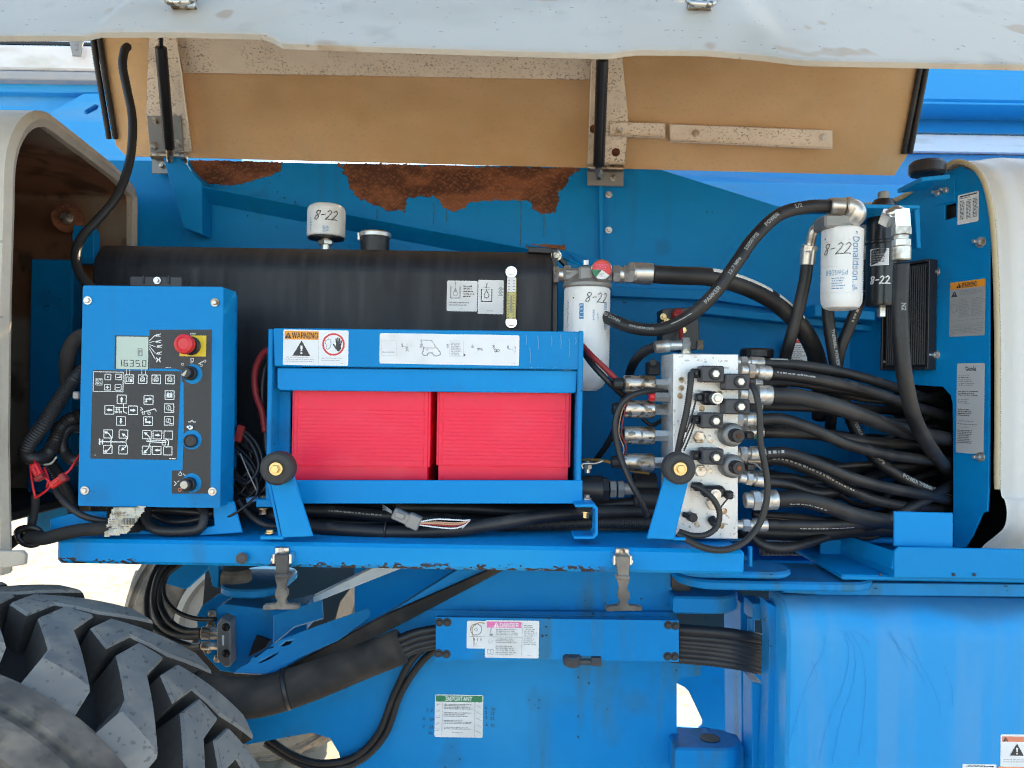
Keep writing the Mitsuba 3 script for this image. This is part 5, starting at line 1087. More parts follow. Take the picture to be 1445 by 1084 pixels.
# solenoids on the block's left side
xl = W(950, 600, dM)[0]
for i, y in enumerate((543, 578, 615, 653)):
    z = W(940, y, dM + .05)[2]; yy = dM + .05
    sv = part(mf, 'side_solenoid', cyl([xl - .026, yy, z], [xl - .085, yy, z], .0172, 32, .002), 'corroded_steel')
    part(sv, 'hex', hexn([xl, yy, z], [xl - .028, yy, z], .0115), 'zinc_steel')
    part(sv, 'knurled_nut', lathe([(.011, 0), (.0118, .002), (.0118, .018), (.010, .020), (0, .02)], [xl - .086, yy, z], -X, 16), 'black_plastic', False)
zz = W(925, 560, dM + .05)[2]
part(mf, 'capped_port', cat([hexn([xl, dM + .03, zz], [xl - .030, dM + .03, zz], .0095)]), 'cast_grey'); part(mf, 'red_cap', cyl([xl - .030, dM + .03, zz], [xl - .040, dM + .03, zz], .0085, 16), 'red_plastic')

# ------------------------------------------------------------------ hydraulic hoses
def lay_text(key, P, r, txt, s0, h, side, mat='hose_print'):
    """print along a hose: P its centre line, s0 the start in metres, side the direction of its face"""
    x, y, t = frames_along(P); s = np.r_[0, np.cumsum(np.linalg.norm(np.diff(P, axis=0), axis=1))]
    side = np.asarray(side, float)
    m = meshkit.text_mesh(txt, h, .00005, True) if isinstance(txt, str) else txt
    v = np.array(m.vertices)
    u = np.clip(v[:, 0] + s0, 0, s[-1])
    c = np.stack([np.interp(u, s, P[:, i]) for i in range(3)], 1); tt = np.stack([np.interp(u, s, t[:, i]) for i in range(3)], 1); tt /= np.linalg.norm(tt, axis=1, keepdims=True)
    n = side - tt * (tt @ side)[:, None]; n /= np.linalg.norm(n, axis=1, keepdims=True); b = np.cross(n, tt)
    a = (v[:, 1] - h * .5) / r
    q = c + (r + .0005 + v[:, 2:]) * (n * np.cos(a)[:, None] + b * np.sin(a)[:, None])
    return part(key, 'printed_line', trimesh.Trimesh(q, m.faces, process=False), mat, False)
def dash(L, h):
    k = max(2, int(L / .004)); x = np.linspace(0, L, k); rows = 5 if h > .005 else 2
    v = np.vstack([np.c_[x, np.full(k, h * r_ / (rows - 1)), np.zeros(k)] for r_ in range(rows)]); f = []
    for r_ in range(rows - 1):
        for i in range(k - 1): a = r_ * k + i; f += [[a, a + 1, k + a + 1], [a, k + a + 1, k + a]]
    return trimesh.Trimesh(v, f, process=False)
def specks(L, h, seed):
    rg = random.Random(seed); x, ms = 0, []
    while x < L:
        w = rg.uniform(.0015, .007); q = dash(w, h * rg.uniform(.6, 1)); q.apply_translation([x, 0, 0]); ms.append(q); x += w + rg.uniform(.001, .004)
    return cat(ms)
def hose(label, pts, r, fit=None, group=None, mat='hose_rubber', name='hydraulic_hose', end=None, sides=16):
    """pts: (px, py, depth) along the hose; fit = lengths in px of (ferrule, nut) at its start"""
    P3 = np.array([W(*p) for p in pts]); k = thing(name, label, 'hose', group)
    part(k, 'tube', tube(P3, r, sides, 10), mat, True)
    def fitting(a, b):
        ax = (b - a) / np.linalg.norm(b - a)
        part(k, 'ferrule', lathe([(r * 1.05, .001), (r * 1.22, -.001), (r * 1.24, -.012), (r * 1.18, -.014), (r * 1.22, -.016), (r * 1.22, -.026), (r * .95, -.028), (r * .85, -.034)], a, ax, 20), 'zinc_steel')
        part(k, 'swivel_nut', cat([hexn(a - ax * .046, a - ax * .033, r * 1.28), cyl(a - ax * .060, a - ax * .046, r * .95, 16)]), 'zinc_steel')
    if fit: fitting(P3[0], P3[1])
    if end: fitting(P3[-1], P3[-2])
    return k, spline(P3, 10)
EY = np.array([0, -1, 0.3])
G = None
# from the manifold to the cut-out: y at the block, then along
H = []
def mh(label, pts, r, fit=True): H.append(hose(label, pts, r, fit)); return H[-1]
mh('topmost manifold hose, marked by one pale strip', [(1077, 513, 1.53), (1120, 515, 1.53), (1170, 522, 1.55), (1225, 535, 1.60), (1290, 556, 1.72), (1380, 590, 1.9)], .0105)
lay_text(H[-1][0], H[-1][1], .0105, dash(.034, .006), .012, .006, [0, -.55, 1])
mh('second manifold hose from the top, printed in faint white', [(1086, 527, 1.46), (1130, 532, 1.47), (1180, 541, 1.50), (1235, 555, 1.55), (1290, 574, 1.66), (1380, 600, 1.8)], .0115)
lay_text(H[-1][0], H[-1][1], .0115, specks(.075, .0035, 1), .01, .0035, EY)
mh('thin manifold hose just below the second one', [(1074, 541, 1.52), (1120, 541, 1.53), (1170, 549, 1.55), (1230, 560, 1.62), (1300, 585, 1.75), (1380, 600, 1.9)], .0075)
mh('thick manifold hose from the fourth port', [(1088, 558, 1.45), (1125, 560, 1.45), (1175, 572, 1.46), (1225, 590, 1.50), (1285, 610, 1.60), (1390, 628, 1.78)], .0155)
mh('thin manifold hose below the thick fourth one', [(1074, 574, 1.53), (1120, 575, 1.54), (1180, 580, 1.56), (1250, 598, 1.66), (1380, 640, 1.9)], .008)
mh('manifold hose crossing downward in an S from the fifth port', [(1072, 592, 1.46), (1105, 592, 1.46), (1150, 607, 1.46), (1195, 627, 1.48), (1250, 641, 1.55), (1320, 650, 1.66), (1400, 655, 1.8)], .011)
mh('ribbed manifold hose running behind the S shaped one', [(1076, 610, 1.52), (1120, 611, 1.52), (1170, 615, 1.54), (1220, 623, 1.57), (1300, 628, 1.68), (1390, 632, 1.85)], .0115)
mh('manifold hose printed white at its crimp, sixth port', [(1078, 640, 1.46), (1112, 640, 1.46), (1155, 655, 1.46), (1200, 674, 1.48), (1250, 688, 1.53), (1310, 700, 1.62), (1380, 715, 1.8)], .0112)
lay_text(H[-1][0], H[-1][1], .0112, specks(.030, .006, 5), .005, .006, EY)
mh('manifold hose with a long printed line, sagging past the middle', [(1075, 650, 1.51), (1105, 650, 1.50), (1150, 667, 1.50), (1195, 690, 1.51), (1235, 706, 1.54), (1290, 716, 1.62), (1370, 720, 1.8)], .0108)
lay_text(H[-1][0], H[-1][1], .0108, specks(.17, .0045, 6), .02, .0045, EY)
mh('manifold hose dipping and rising again near the bottom', [(1082, 680, 1.46), (1110, 684, 1.47), (1145, 695, 1.49), (1175, 694, 1.52), (1205, 683, 1.58), (1250, 668, 1.68), (1330, 650, 1.85)], .0095)
mh('upper loop hose sagging behind the printed one', [(1078, 672, 1.54), (1115, 674, 1.55), (1150, 682, 1.58), (1190, 668, 1.64), (1240, 660, 1.74), (1320, 655, 1.9)], .009)
mh('thickest manifold hose near the block bottom', [(1096, 705, 1.45), (1130, 704, 1.45), (1165, 713, 1.46), (1205, 727, 1.49), (1245, 735, 1.55), (1300, 742, 1.7)], .0155)
lay_text(H[-1][0], H[-1][1], .0155, specks(.07, .003, 8), .02, .003, [0, -1, -.6])
mh('lowest manifold hose with a row of white print', [(1082, 741, 1.46), (1120, 741, 1.46), (1165, 741, 1.47), (1215, 738, 1.52), (1270, 732, 1.62), (1330, 722, 1.75)], .010)
lay_text(H[-1][0], H[-1][1], .010, specks(.12, .003, 9), .06, .003, [0, -1, -.5])
# the loose crossing hoses
k, P = hose('black hose crossing upward to the right along the bottom', [(1190, 748, 1.60), (1240, 738, 1.55), (1285, 716, 1.59), (1330, 692, 1.67), (1390, 660, 1.84)], .0115)
hose('broad dark hose lying along the bottom of the bundle', [(1040, 748, 1.55), (1100, 752, 1.55), (1160, 752, 1.56), (1230, 745, 1.58), (1290, 748, 1.64)], .0165)
hose('black hose drooping in a low arc under the bundle', [(1055, 750, 1.5), (1075, 768, 1.49), (1105, 774, 1.49), (1140, 766, 1.52), (1170, 756, 1.56)], .0095)
for i in range(7):
    y = (655, 668, 700, 715, 600, 560, 732)[i]
    hose('black hose deep in the shadow behind the manifold bundle', [(1060 + 20 * i % 50, y, 1.64), (1140, y + (-8, 10, 6, -10, 8, 6, 4)[i], 1.66), (1220, y + (12, -8, -6, 14, 18, 16, 2)[i], 1.72), (1330, y + (10, 20, 8, -20, 24, 26, -6)[i], 1.84)], .010)
# large suction hose from the return filter, curving down
k, P = hose('thick black return hose curving down, with white stripes', [(921, 387, 1.60), (955, 389, 1.60), (1000, 391, 1.61), (1045, 402, 1.62), (1090, 424, 1.64), (1125, 455, 1.66), (1147, 490, 1.69), (1157, 530, 1.72), (1158, 590, 1.76)], .0190, sides=24)
a, b = W(921, 387, 1.60), W(955, 389, 1.60); ax = (b - a) / np.linalg.norm(b - a)
part(k, 'ferrule', lathe([(.0195, 0), (.0225, -.002), (.0225, -.036), (.020, -.039), (.017, -.05)], a, ax, 32), 'zinc_steel', 30); part(k, 'swivel_nut', cat([hexn(a - ax * .052, a - ax * .040, .0235)]), 'zinc_steel')
for s0, L in ((.122, .135), (.275, .075)): lay_text(k, P, .0190, dash(L, .0125), s0, .0125, [.35, -.9, 1], 'white_print')
# printed hose from the filter head at right, sweeping down and left to the small filter
k, P = hose('long printed hose sweeping from the right filter down behind the tall filter', [(1170, 291, 1.50), (1140, 292, 1.49), (1100, 303, 1.48), (1065, 335, 1.47), (1040, 370, 1.46), (1010, 412, 1.46), (975, 445, 1.48), (935, 464, 1.51), (895, 463, 1.54), (860, 450, 1.57), (830, 435, 1.64)], .0125, fit=True, sides=20)
P = P[::-1]
for s0, tx, h in ((.070, 'UID CONN', .0062), (.135, 'www.parker.com', .0048), (.30, 'PARKER', .007), (.365, '12.7 MPa', .006), (.42, '15000 PSI', .006), (.485, 'POWER', .007)):
    lay_text(k, P, .0125, tx, s0, h, [0.1, -1, .15] if s0 < .2 else [-.05, -1, .25])
lay_text(k, P, .0125, dash(.045, .0016), .225, .0016, EY); lay_text(k, P, .0125, '1/2', .555, .007, EY)
# hoses at the right filters
k, P = hose('black hose with an elbow left of the white filter', [(1139, 372, 1.62), (1136, 395, 1.62), (1126, 440, 1.63), (1115, 480, 1.64), (1108, 505, 1.66), (1100, 560, 1.7)], .0125, fit=None)
part(k, 'elbow', cat([tube([W(1158, 318, 1.60), W(1148, 326, 1.60), W(1143, 345, 1.61), W(1140, 358, 1.61)], .0095, 14), cyl(W(1141, 350, 1.615), W(1139, 374, 1.62), .0155, 24), hexn(W(1143, 346, 1.612), W(1141, 354, 1.615), .016)]), 'zinc_steel')
k, P = hose('hose printed in bold white running steeply down below the white filter', [(1168, 425, 1.64), (1169, 450, 1.64), (1173, 480, 1.64), (1183, 535, 1.64), (1200, 590, 1.64), (1225, 635, 1.63), (1258, 665, 1.61), (1300, 688, 1.64), (1340, 702, 1.73), (1375, 710, 1.86)], .0125, sides=20)
for s0, tx in ((.06, 'THERMAL POWER'), (.255, 'HYDRAULIC'), (.33, '13.0 MPa'), (.41, 'POWER THERMAL'), (.51, '451TC')): lay_text(k, P, .0125, tx, s0, .0085 if s0 > .4 else .0065, [.1, -1, .1] if s0 < .4 else [0, -1, .45])
lay_text(k, P, .0125, dash(.05, .0016), .555, .0016, [0, -1, .3])
k, P = hose('black hose slanting left behind the white filter', [(1222, 345, 1.64), (1222, 375, 1.64), (1214, 420, 1.64), (1199, 460, 1.65), (1184, 500, 1.66), (1176, 560, 1.7), (1170, 620, 1.75)], .012)
lay_text(k, P, .012, specks(.07, .006, 21), .10, .006, EY)
part(k, 'fitting', cat([cyl(W(1222, 322, 1.64), W(1222, 368, 1.64), .0142, 24), hexn(W(1222, 318, 1.64), W(1222, 338, 1.64), .013)]), 'zinc_steel')
k, P = hose('thick black hose hanging from the dark canister into the cut-out', [(1272, 372, 1.46), (1271, 400, 1.46), (1270, 440, 1.46), (1272, 490, 1.46), (1278, 540, 1.47), (1292, 595, 1.52), (1318, 640, 1.62), (1343, 668, 1.72), (1375, 690, 1.86)], .0145, sides=20)
a, b = W(1271.5, 368, 1.46), W(1272, 320, 1.46)
part(k, 'ferrule', cyl(a, a + (b - a) * .42, .0172, 28, .002), 'zinc_steel'); part(k, 'swivel_nut', cat([hexn(a + (b - a) * .42, a + (b - a) * .62, .0165), cyl(a + (b - a) * .6, a + (b - a) * .75, .0135, 20), hexn(a + (b - a) * .75, a + (b - a) * .98, .0175)]), 'zinc_steel')
part(k, 'elbow', cat([hexn(W(1272, 322, 1.46), W(1270, 296, 1.46), .0165), tube([W(1272, 312, 1.46), W(1268, 300, 1.46), W(1258, 303, 1.47), W(1250, 312, 1.49)], .0125, 14), hexn(W(1258, 300, 1.47), W(1252, 316, 1.485), .0185)]), 'bright_steel')
lay_text(k, P, .0145, 'N2', .075, .008, EY)

# ------------------------------------------------------------------ filters at right
pf = thing('pressure_filter', 'white spin-on filter with blue lettering, hanging from a steel head', 'filter')
dP = 1.48; sc = S(dP); R = 28.6 * sc; cP = W(1187, 430, dP + R); zt, zb = W(1187, 322, dP + .03)[2], W(1187, 437, dP + .03)[2]; cP[2] = zb; H_ = zt - zb
part(pf, 'can', lathe([(.01, .003), (R * .6, .0), (R * .85, .004), (R * .97, .013), (R, .024), (R, H_ - .004), (R - .004, H_), (.02, H_ + .001)], cP, Z, 48), 'white_can', 40)
fn = canmap(cP + Z * H_, R, -math.pi / 2 - .38)
D = Decal(cP, X, Z, -Y, sc, fn); handwrite(D, '8-22', -25, 24, 17, 'ink_black', 1.2, .25)
D.text('Donaldson.', 14, 15, 10.5, 'ink_blue', 1, False, 90, 66); D.text('P565058', 8, 63, 7.0, 'ink_blue', 1, False, 180, 31); D.dot(-26, 17, 1.4, 'ink_blue')
D.lines(-14, 74, 7, 92, 5, 'ink_blue', 1, .35, 4); D.shape(sg.LineString([(-29, 22), (26, 20)]).segmentize(2).buffer(.2), 'ink_light').shape(sg.LineString([(-29, 57), (26, 58)]).segmentize(2).buffer(.2), 'ink_light').shape(sg.LineString([(-29, 94), (10, 95)]).segmentize(2).buffer(.2), 'ink_light')
D.ring(20, 10, 1.8, .8, 'ink_blue').ring(16, 86, 2.2, .9, 'ink_blue').ring(20, 89, 1.8, .8, 'ink_blue').ring(16, 91, 1.6, .8, 'ink_blue'); D.lines(36, 30, 41, 95, 22, 'ink_blue', 1, .4, 7); D.done(pf, 'lettering')
hd = part(pf, 'head', cat([pbox(1164, 302, 1205, 321, dP + .01, dP + .07, .004), cyl(W(1187, 321, dP + R), W(1187, 308, dP + R), R * .8, 32)]), 'cast_grey', 35)
part(hd, 'elbow', cat([cyl(W(1172, 291, 1.495), W(1193, 292, 1.49), .0165, 24, .002), lathe([(.0165, 0), (.019, .002), (.019, .010), (.0165, .012)], W(1192, 292, 1.49), W(1196, 292, 1.49) - W(1192, 292, 1.49), 24), tube([W(1194, 292, 1.49), W(1206, 294, 1.49), W(1210, 303, 1.49), W(1203, 312, 1.50)], .0165, 18), hexn(W(1196, 282, 1.495), W(1196, 289, 1.495), .008)]), 'zinc_steel', 35)
ac = thing('dark_canister', 'black accumulator canister marked 8-22 in white', 'canister')
dA = 1.56; sc = S(dA); R = 22.5 * sc; cA = W(1244, 433, dA + R); zt, zb = W(1247, 290, dA + .03)[2], W(1247, 434, dA + .03)[2]; cA[2] = zb; H_ = zt - zb
part(ac, 'can', lathe([(R * .5, 0), (R * .95, .002), (R, .006), (R * .98, .012), (R * .98, H_ * .61), (R * 1.04, H_ * .62), (R * 1.04, H_ * .64), (R * .98, H_ * .65), (R * .96, H_ * .98), (R * .8, H_), (R * .55, H_ + .012)], cA, Z, 40), 'black_can', 35)
D = Decal(cA + Z * H_, X, Z, -Y, sc, canmap(cA + Z * H_, R, -math.pi / 2 - .42)); D.shape(sg.box(-18, 65, 8, 89).segmentize(2), 'paper', 0); D.lines(-18, 69, 4, 86, 5, 'ink_grey'); handwrite(D, '8-22', -16, 104, 11.5, 'white_print', 1.8, .1); D.done(ac, 'marking')
part(ac, 'drain_nub', cbox(cA + [-.008, -.010, -.020], cA + [.004, .004, .0], .001), 'zinc_steel')
part(ac, 'top_stud', cat([cyl(cA + Z * (H_ + .01), cA + Z * (H_ + .028), .011, 20), hexn(cA + Z * (H_ + .004), cA + Z * (H_ + .012), .012)]), 'cast_grey')
bra = solo('canister_bracket', 'blue angled bracket carrying the filters, fixed to the side bulkhead', 'bracket', cat([pp([(1216, 288), (1298, 290), (1298, 294), (1216, 294)], 1.50, 1.66, 0, .001), pp([(1290, 290), (1298, 290), (1300, 350), (1294, 350)], 1.62, 1.64)]), 'blue_paint')
part(wall, 'support_rail', pp([(1140, 292), (1240, 291), (1240, 300), (1140, 300)], 1.70, 1.72), 'blue_paint')
part(wall, 'shelf', pp([(1150, 430), (1235, 440), (1235, 452), (1150, 446)], 1.80, 1.9), 'blue_paint')

# ------------------------------------------------------------------ small engine-side parts behind the block
ps = thing('pressure_switch', 'black sensor cluster with a red cap and brass terminals above the block', 'sensor')
part(ps, 'body', pp([(934, 436), (985, 433), (988, 492), (965, 496), (934, 490)], 1.68, 1.74, .004), 'black_plastic'); part(ps, 'red_cap', lathe([(.012, 0), (.013, .006), (.011, .018), (.006, .022)], W(955, 447, 1.68), -Y + Z * .4, 20), 'red_rubber')
part(ps, 'red_lead', tube([W(960, 460, 1.66), W(962, 480, 1.64), W(964, 492, 1.62)], .005, 10), 'red_rubber', True)
for x, y in ((936, 447), (941, 454), (935, 459), (964, 466)): part(ps, 'terminal', bolt(W(x, y, 1.675), -Y, .005, .010), 'brass')
k, P = hose('short black hose arching into a steel fitting above the block', [(945, 489, 1.50), (925, 490, 1.52), (907, 498, 1.55), (893, 515, 1.6), (885, 540, 1.68)], .0095)
part(k, 'ferrule', cat([cyl(W(924, 490, 1.50), W(945, 488, 1.50), .012, 20), cyl(W(945, 488, 1.50), W(962, 487, 1.50), .0095, 16), hexn(W(962, 486, 1.50), W(972, 486, 1.50), .015)]), 'zinc_steel')
part(k, 'swivel_nut', cat([cyl(W(968, 500, 1.50), W(968, 482, 1.50), .010, 16), hexn(W(983, 487, 1.50), W(991, 487, 1.50), .011)]), 'corroded_steel')
solo('cable_gland', 'grey nut and plate behind the block upper left corner', 'fitting', cat([pbox(915, 510, 932, 530, 1.60, 1.64), hexn(W(922, 512, 1.60), W(922, 512, 1.58), .008)]), 'dark_grey_plastic')
fc2 = thing('round_cap', 'black notched cap behind the block upper right corner', 'cap')
part(fc2, 'cap', lathe([(.034, 0), (.036, .003), (.036, .016), (.032, .020)], W(1068, 505, 1.70), Z, 20), 'black_plastic', False)
part(fc2, 'neck', cyl(W(1068, 540, 1.70), W(1068, 505, 1.70), .03, 24), 'black_plastic')
D = Decal(W(1113, 478, 1.88), X, Z, -Y, S(1.88)); D.rect(0, 0, 26, 34, 'paper', 0).rect(1, 1, 25, 6, 'ink_red').lines(2, 9, 24, 32, 8, 'ink_grey'); D.done(wall, 'small_label', 'paper', 'small white warning label half hidden by hoses')
# suction line at the tank bottom with a ball valve
bv = thing('ball_valve', 'black ball valve with a bent wire handle right of the battery tray', 'valve')
part(bv, 'body', cat([cyl(W(816, 690, 1.50), W(850, 690, 1.50), .026, 28), hexn(W(842, 690, 1.50), W(858, 690, 1.50), .024)]), 'black_plastic')
part(bv, 'union', cat([hexn(W(860, 690, 1.5), W(869, 690, 1.5), .0175), hexn(W(871, 690, 1.5), W(880, 690, 1.5), .0175), cyl(W(878, 690, 1.5), W(896, 690, 1.5), .012)]), 'cast_grey')
part(bv, 'handle', tube([W(822, 662, 1.48), W(822, 655, 1.48), W(840, 654, 1.48), W(852, 650, 1.48)], .0022, 8), 'zinc_steel', True); part(bv, 'stem', cat([cyl(W(829, 668, 1.49), W(829, 650, 1.49), .006), hexn(W(829, 662, 1.49), W(829, 655, 1.49), .009)]), 'zinc_steel')
part(bv, 'rear_body', cat([cyl(W(893, 685, 1.55), W(925, 685, 1.55), .025, 24), cyl(W(893, 705, 1.52), W(935, 705, 1.52), .022, 24)]), 'black_plastic')
# ------------------------------------------------------------------ print on bulkhead, chassis and boxes
def side_label(x0, y0, x1, y1):
    (a, b), (c, d) = yz(x0, y0), yz(x1, y1)
    wmm, hmm = (c - a) * -1000, (b - d) * 1000
    return Decal(BP(a, b, .0003), -BU, Z, -BN, .001), wmm, hmm
D, w_, h_ = side_label(1352, 276, 1381, 312)
D.rect(0, 0, w_, h_, 'paper', 0, 2).rect(4, 3, w_ * .92, 5.5, 'ink_black').rect(4, 8, w_ * .6, 9.2, 'ink_black')
for k in range(3): D.lines(5 + k * w_ * .31, 14, 5 + k * w_ * .31 + w_ * .22, h_ * .86, 14, 'ink_black', 1, .5, k, False)
D.done(bh, 'data_label', 'paper', 'small white data label with three columns')
D, w_, h_ = side_label(1341, 399, 1390, 473)
D.rect(0, 0, w_, h_, 'grey_label', 0, 3).rect(1, 1, w_ - 1, h_ * .135, 'ink_orange')
tri(D, w_ * .26, h_ * .035, h_ * .08, 'ink_black', 'ink_orange'); D.text('WARNING', w_ * .34, h_ * .118, h_ * .085, 'ink_black', 2, True, 0, w_ * .42)
tri(D, w_ * .13, h_ * .17, h_ * .10, 'ink_black', 'grey_label', 1)
D.lines(w_ * .28, h_ * .17, w_ * .95, h_ * .27, 4, 'ink_grey', 1, .4).lines(w_ * .28, h_ * .32, w_ * .58, h_ * .66, 13, 'ink_grey').lines(w_ * .62, h_ * .32, w_ * .95, h_ * .66, 13, 'ink_grey').ring(w_ * .13, h_ * .48, 9, 1, 'ink_grey').line([(w_ * .04, h_ * .72), (w_ * .96, h_ * .70)], .8, 'ink_grey').line([(w_ * .04, h_ * .79), (w_ * .96, h_ * .77)], .8, 'ink_grey').lines(w_ * .04, h_ * .81, w_ * .95, h_ * .96, 6, 'ink_grey').line([(w_ * .04, h_ * .88), (w_ * .96, h_ * .86)], .8, 'ink_grey')
D.done(bh, 'warning_label', 'grey_label', 'faded grey warning label with an orange heading')
D, w_, h_ = side_label(1351, 513, 1388, 642)
D.rect(0, 0, w_, h_, 'ink_light', 0, 3).text('Genie', w_ * .30, h_ * .085, h_ * .045, 'ink_black', 1, True, 0, w_ * .40)
for k, (a, b, n) in enumerate(((.13, .145, 1), (.155, .17, 1), (.18, .26, 4), (.31, .37, 3), (.40, .46, 3), (.51, .60, 4), (.64, .66, 1), (.675, .69, 1), (.71, .725, 1), (.745, .90, 8))): D.lines(w_ * .06, h_ * a, w_ * (.5 + .12 * (k % 4)), h_ * b, n, 'ink_black' if k % 2 else 'ink_grey', 1, .42, k)
D.done(bh, 'spec_label', 'ink_light', 'tall narrow specification label, peeling at its lower corner')
D = pdecal(659, 876, 1.4997)
D.rect(0, 0, 34, 39, 'paper', 0, 2).ring(13, 12, 8.5, 1.2, 'ink_grey').ring(13, 12, 2.5, .7, 'ink_grey').line([(4, 22), (25, 22)], .7, 'ink_grey').line([(11, 5), (7, 11), (9, 22), (11, 34)], 1.2, 'wire_ochre').line([(11, 6), (17, 2), (25, 3)], 1.2, 'wire_ochre')
for k in range(3): D.arrow(11 + k * 4.5, 26, -90, 5, 1.1, 'ink_grey', 1)
D.lines(9, 31, 18, 37, 3, 'ink_light'); D.done(gp, 'label', 'paper', 'white wheel pictogram label partly covered by the danger label')
D = pdecal(685, 875, 1.4989)
D.rect(0, 0, 76, 53, 'paper', 0, 2).rect(2, 2, 51, 10.5, 'ink_pink'); tri(D, 15.5, 3.4, 6, 'paper', 'ink_pink'); D.text('DANGER', 20, 9.4, 6, 'white_print', 2, True, 0, 27)
D.line([(52, 2), (52, 51)], .5, 'ink_grey').line([(2, 23.5), (52, 23.5)], .5, 'ink_grey').lines(15, 12.5, 48, 22, 4, 'ink_grey').lines(15, 26, 48, 33, 3, 'ink_grey').lines(15, 36, 48, 44, 3, 'ink_grey').lines(15, 45, 48, 49.5, 2, 'ink_grey').lines(54.5, 6, 73, 36, 11, 'ink_grey', 1, .35).lines(60, 49, 68, 50.5, 1, 'ink_light')
D.line([(8, 13), (7, 17), (9, 20)], .8, 'ink_grey').dot(8.5, 12.5, 1, 'ink_grey').rect(6, 20, 11, 21.5, 'ink_black').line([(4, 30), (7, 33), (12, 28)], .9, 'ink_light').ring(7, 30, 2.5, .5, 'ink_light').box(3.5, 41, 12, 48, .6, 'ink_grey').line([(7.8, 41), (7.8, 48)], .6, 'ink_grey'); D.done(gp, 'danger_label', 'paper', 'white danger label with a faded pink heading')
D = pdecal(614, 980, 1.5997)
D.rect(0, 0, 68, 60, 'paper', 0, 2).rect(1.2, 1.2, 66.8, 10, 'ink_green').text('IMPORTANT', 14.5, 8.5, 6, 'white_print', 2, True, 0, 38).line([(10.5, 11), (10.5, 59)], .5, 'ink_grey').line([(56.5, 11), (56.5, 59)], .5, 'ink_grey')
for a, b, n in ((13, 21.5, 4), (25, 32, 3), (36, 42, 3), (46, 49.5, 2)): D.lines(13, a, 54, b, n, 'ink_black', 1, .4, int(a))
D.lines(25, 53, 42, 55, 1, 'ink_grey')
for k in range(5): D.line([(2, 15 + k * 9), (7, 13.6 + k * 9)], .6, 'ink_grey').lines(2, 12 + k * 9, 9, 13 + k * 9, 1, 'ink_light').line([(59, 15 + k * 9), (66, 18 + k * 9)], .6, 'ink_grey').lines(58.5, 14 + k * 9, 65, 15 + k * 9, 1, 'ink_light')
D.done(ch, 'important_label', 'paper', 'white label with a green heading on the chassis plate')
D = pdecal(0, 0, 1.5996)
D = Decal(W(614, 980, 1.5996), X, Z, -Y, S(1.60))
for x, y, t in ((70.5, 19, '4'), (79, 21, '10'), (71, 26, '5'), (78, 27, '12'), (71, 33, '9'), (78, 34, '21'), (72, 43, '6'), (79, 44, '21'), (-12, 24, '1'), (-6, 24, '2'), (-17, 36, '4'), (-7, 37, '16'), (-17, 47, '7'), (-8, 48, '13'), (-9, 56, '14')): D.text(t, x, y, 3.6, 'ink_black', 0, True)
D.done(ch, 'stamped_numbers')
D = pdecal(1411, 1036, 1.4197)
D.rect(1, 0, 56, 46, 'paper', 0, 2).rect(3, 3, 54, 10.5, 'ink_pale_orange'); tri(D, 8, 4, 5.5, 'ink_black', 'ink_pale_orange'); D.text('WARNING', 13, 9.8, 5.6, 'ink_pale_orange', 2, True, 0, 36); tri(D, 24, 13.5, 16, 'ink_black', 'paper'); D.lines(5, 35, 50, 41, 2, 'ink_light'); D.done(bx, 'warning_label', 'paper', 'white warning label with a black triangle, at the right edge')
D = pdecal(1358, 1078, 1.4197)
D.rect(0, 0, 48, 30, 'paper', 0, 1).line([(6, 3), (44, 3)], 1, 'ink_black').arrow(42, 3, 0, 6, 1.2, 'ink_black', 2).lines(8, 1.5, 36, 5, 1, 'ink_grey'); D.rect(50, 3, 100, 30, 'ink_pale_orange', 0, 1); D.done(bx, 'lower_label')

# ------------------------------------------------------------------ wiring
def loom(label, pts, r, mod=.0042, mat='loom_plastic', name='wiring_loom', group=None, n=14):
    return solo(name, label, 'wiring loom', tube([W(*p) if len(p) == 3 else p for p in pts], r, n, 10, mod=mod), mat, 60, group)
def wire(label, pts, r, mat='black_plastic', name='cable', cat_='cable'):
    return solo(name, label, cat_, tube([W(*p) for p in pts], r, 10, 8), mat, True)
a = hp(180, 66, .004)
loom('ribbed black conduit hanging from the hood down past the left cowl', [tuple(a - HN * .01), None][:0] or [(180, 66, 1.775), (176, 71, 1.745), (173, 92, 1.72), (179, 125, 1.70), (186, 160, 1.69), (187, 192, 1.67), (182, 232, 1.65), (166, 275, 1.62), (140, 308, 1.59), (117, 333, 1.56), (107, 358, 1.53), (112, 385, 1.50), (127, 404, 1.48), (150, 425, 1.47)], .0092, .0045)
loom('thick taped loom leaving the control box at its upper left', [(130, 470, 1.44), (112, 476, 1.43), (101, 488, 1.42), (95, 508, 1.42), (95, 530, 1.43), (99, 555, 1.45)], .0135, None, 'sleeve_fabric')
loom('thick ribbed loom doubled back in a hanging loop left of the control box', [(122, 520, 1.42), (106, 535, 1.40), (84, 565, 1.39), (61, 600, 1.38), (42, 624, 1.38), (37, 640, 1.385), (48, 648, 1.39), (66, 642, 1.41), (78, 622, 1.42), (86, 604, 1.43), (100, 592, 1.44), (122, 585, 1.45)], .0135, .0048)
loom('dark ribbed loom curling behind the hanging loop', [(122, 605, 1.46), (100, 604, 1.44), (88, 620, 1.43), (92, 640, 1.43), (106, 650, 1.42), (120, 645, 1.43)], .0105, .0045)
loom('thin ribbed loom running to the paper tag', [(72, 680, 1.39), (82, 697, 1.38), (98, 715, 1.37), (120, 729, 1.37), (150, 736, 1.38), (180, 738, 1.40)], .0062, .0038)
loom('ribbed loom dropping behind the red connectors', [(70, 650, 1.43), (88, 680, 1.44), (98, 700, 1.45), (105, 725, 1.46)], .011, .0045)
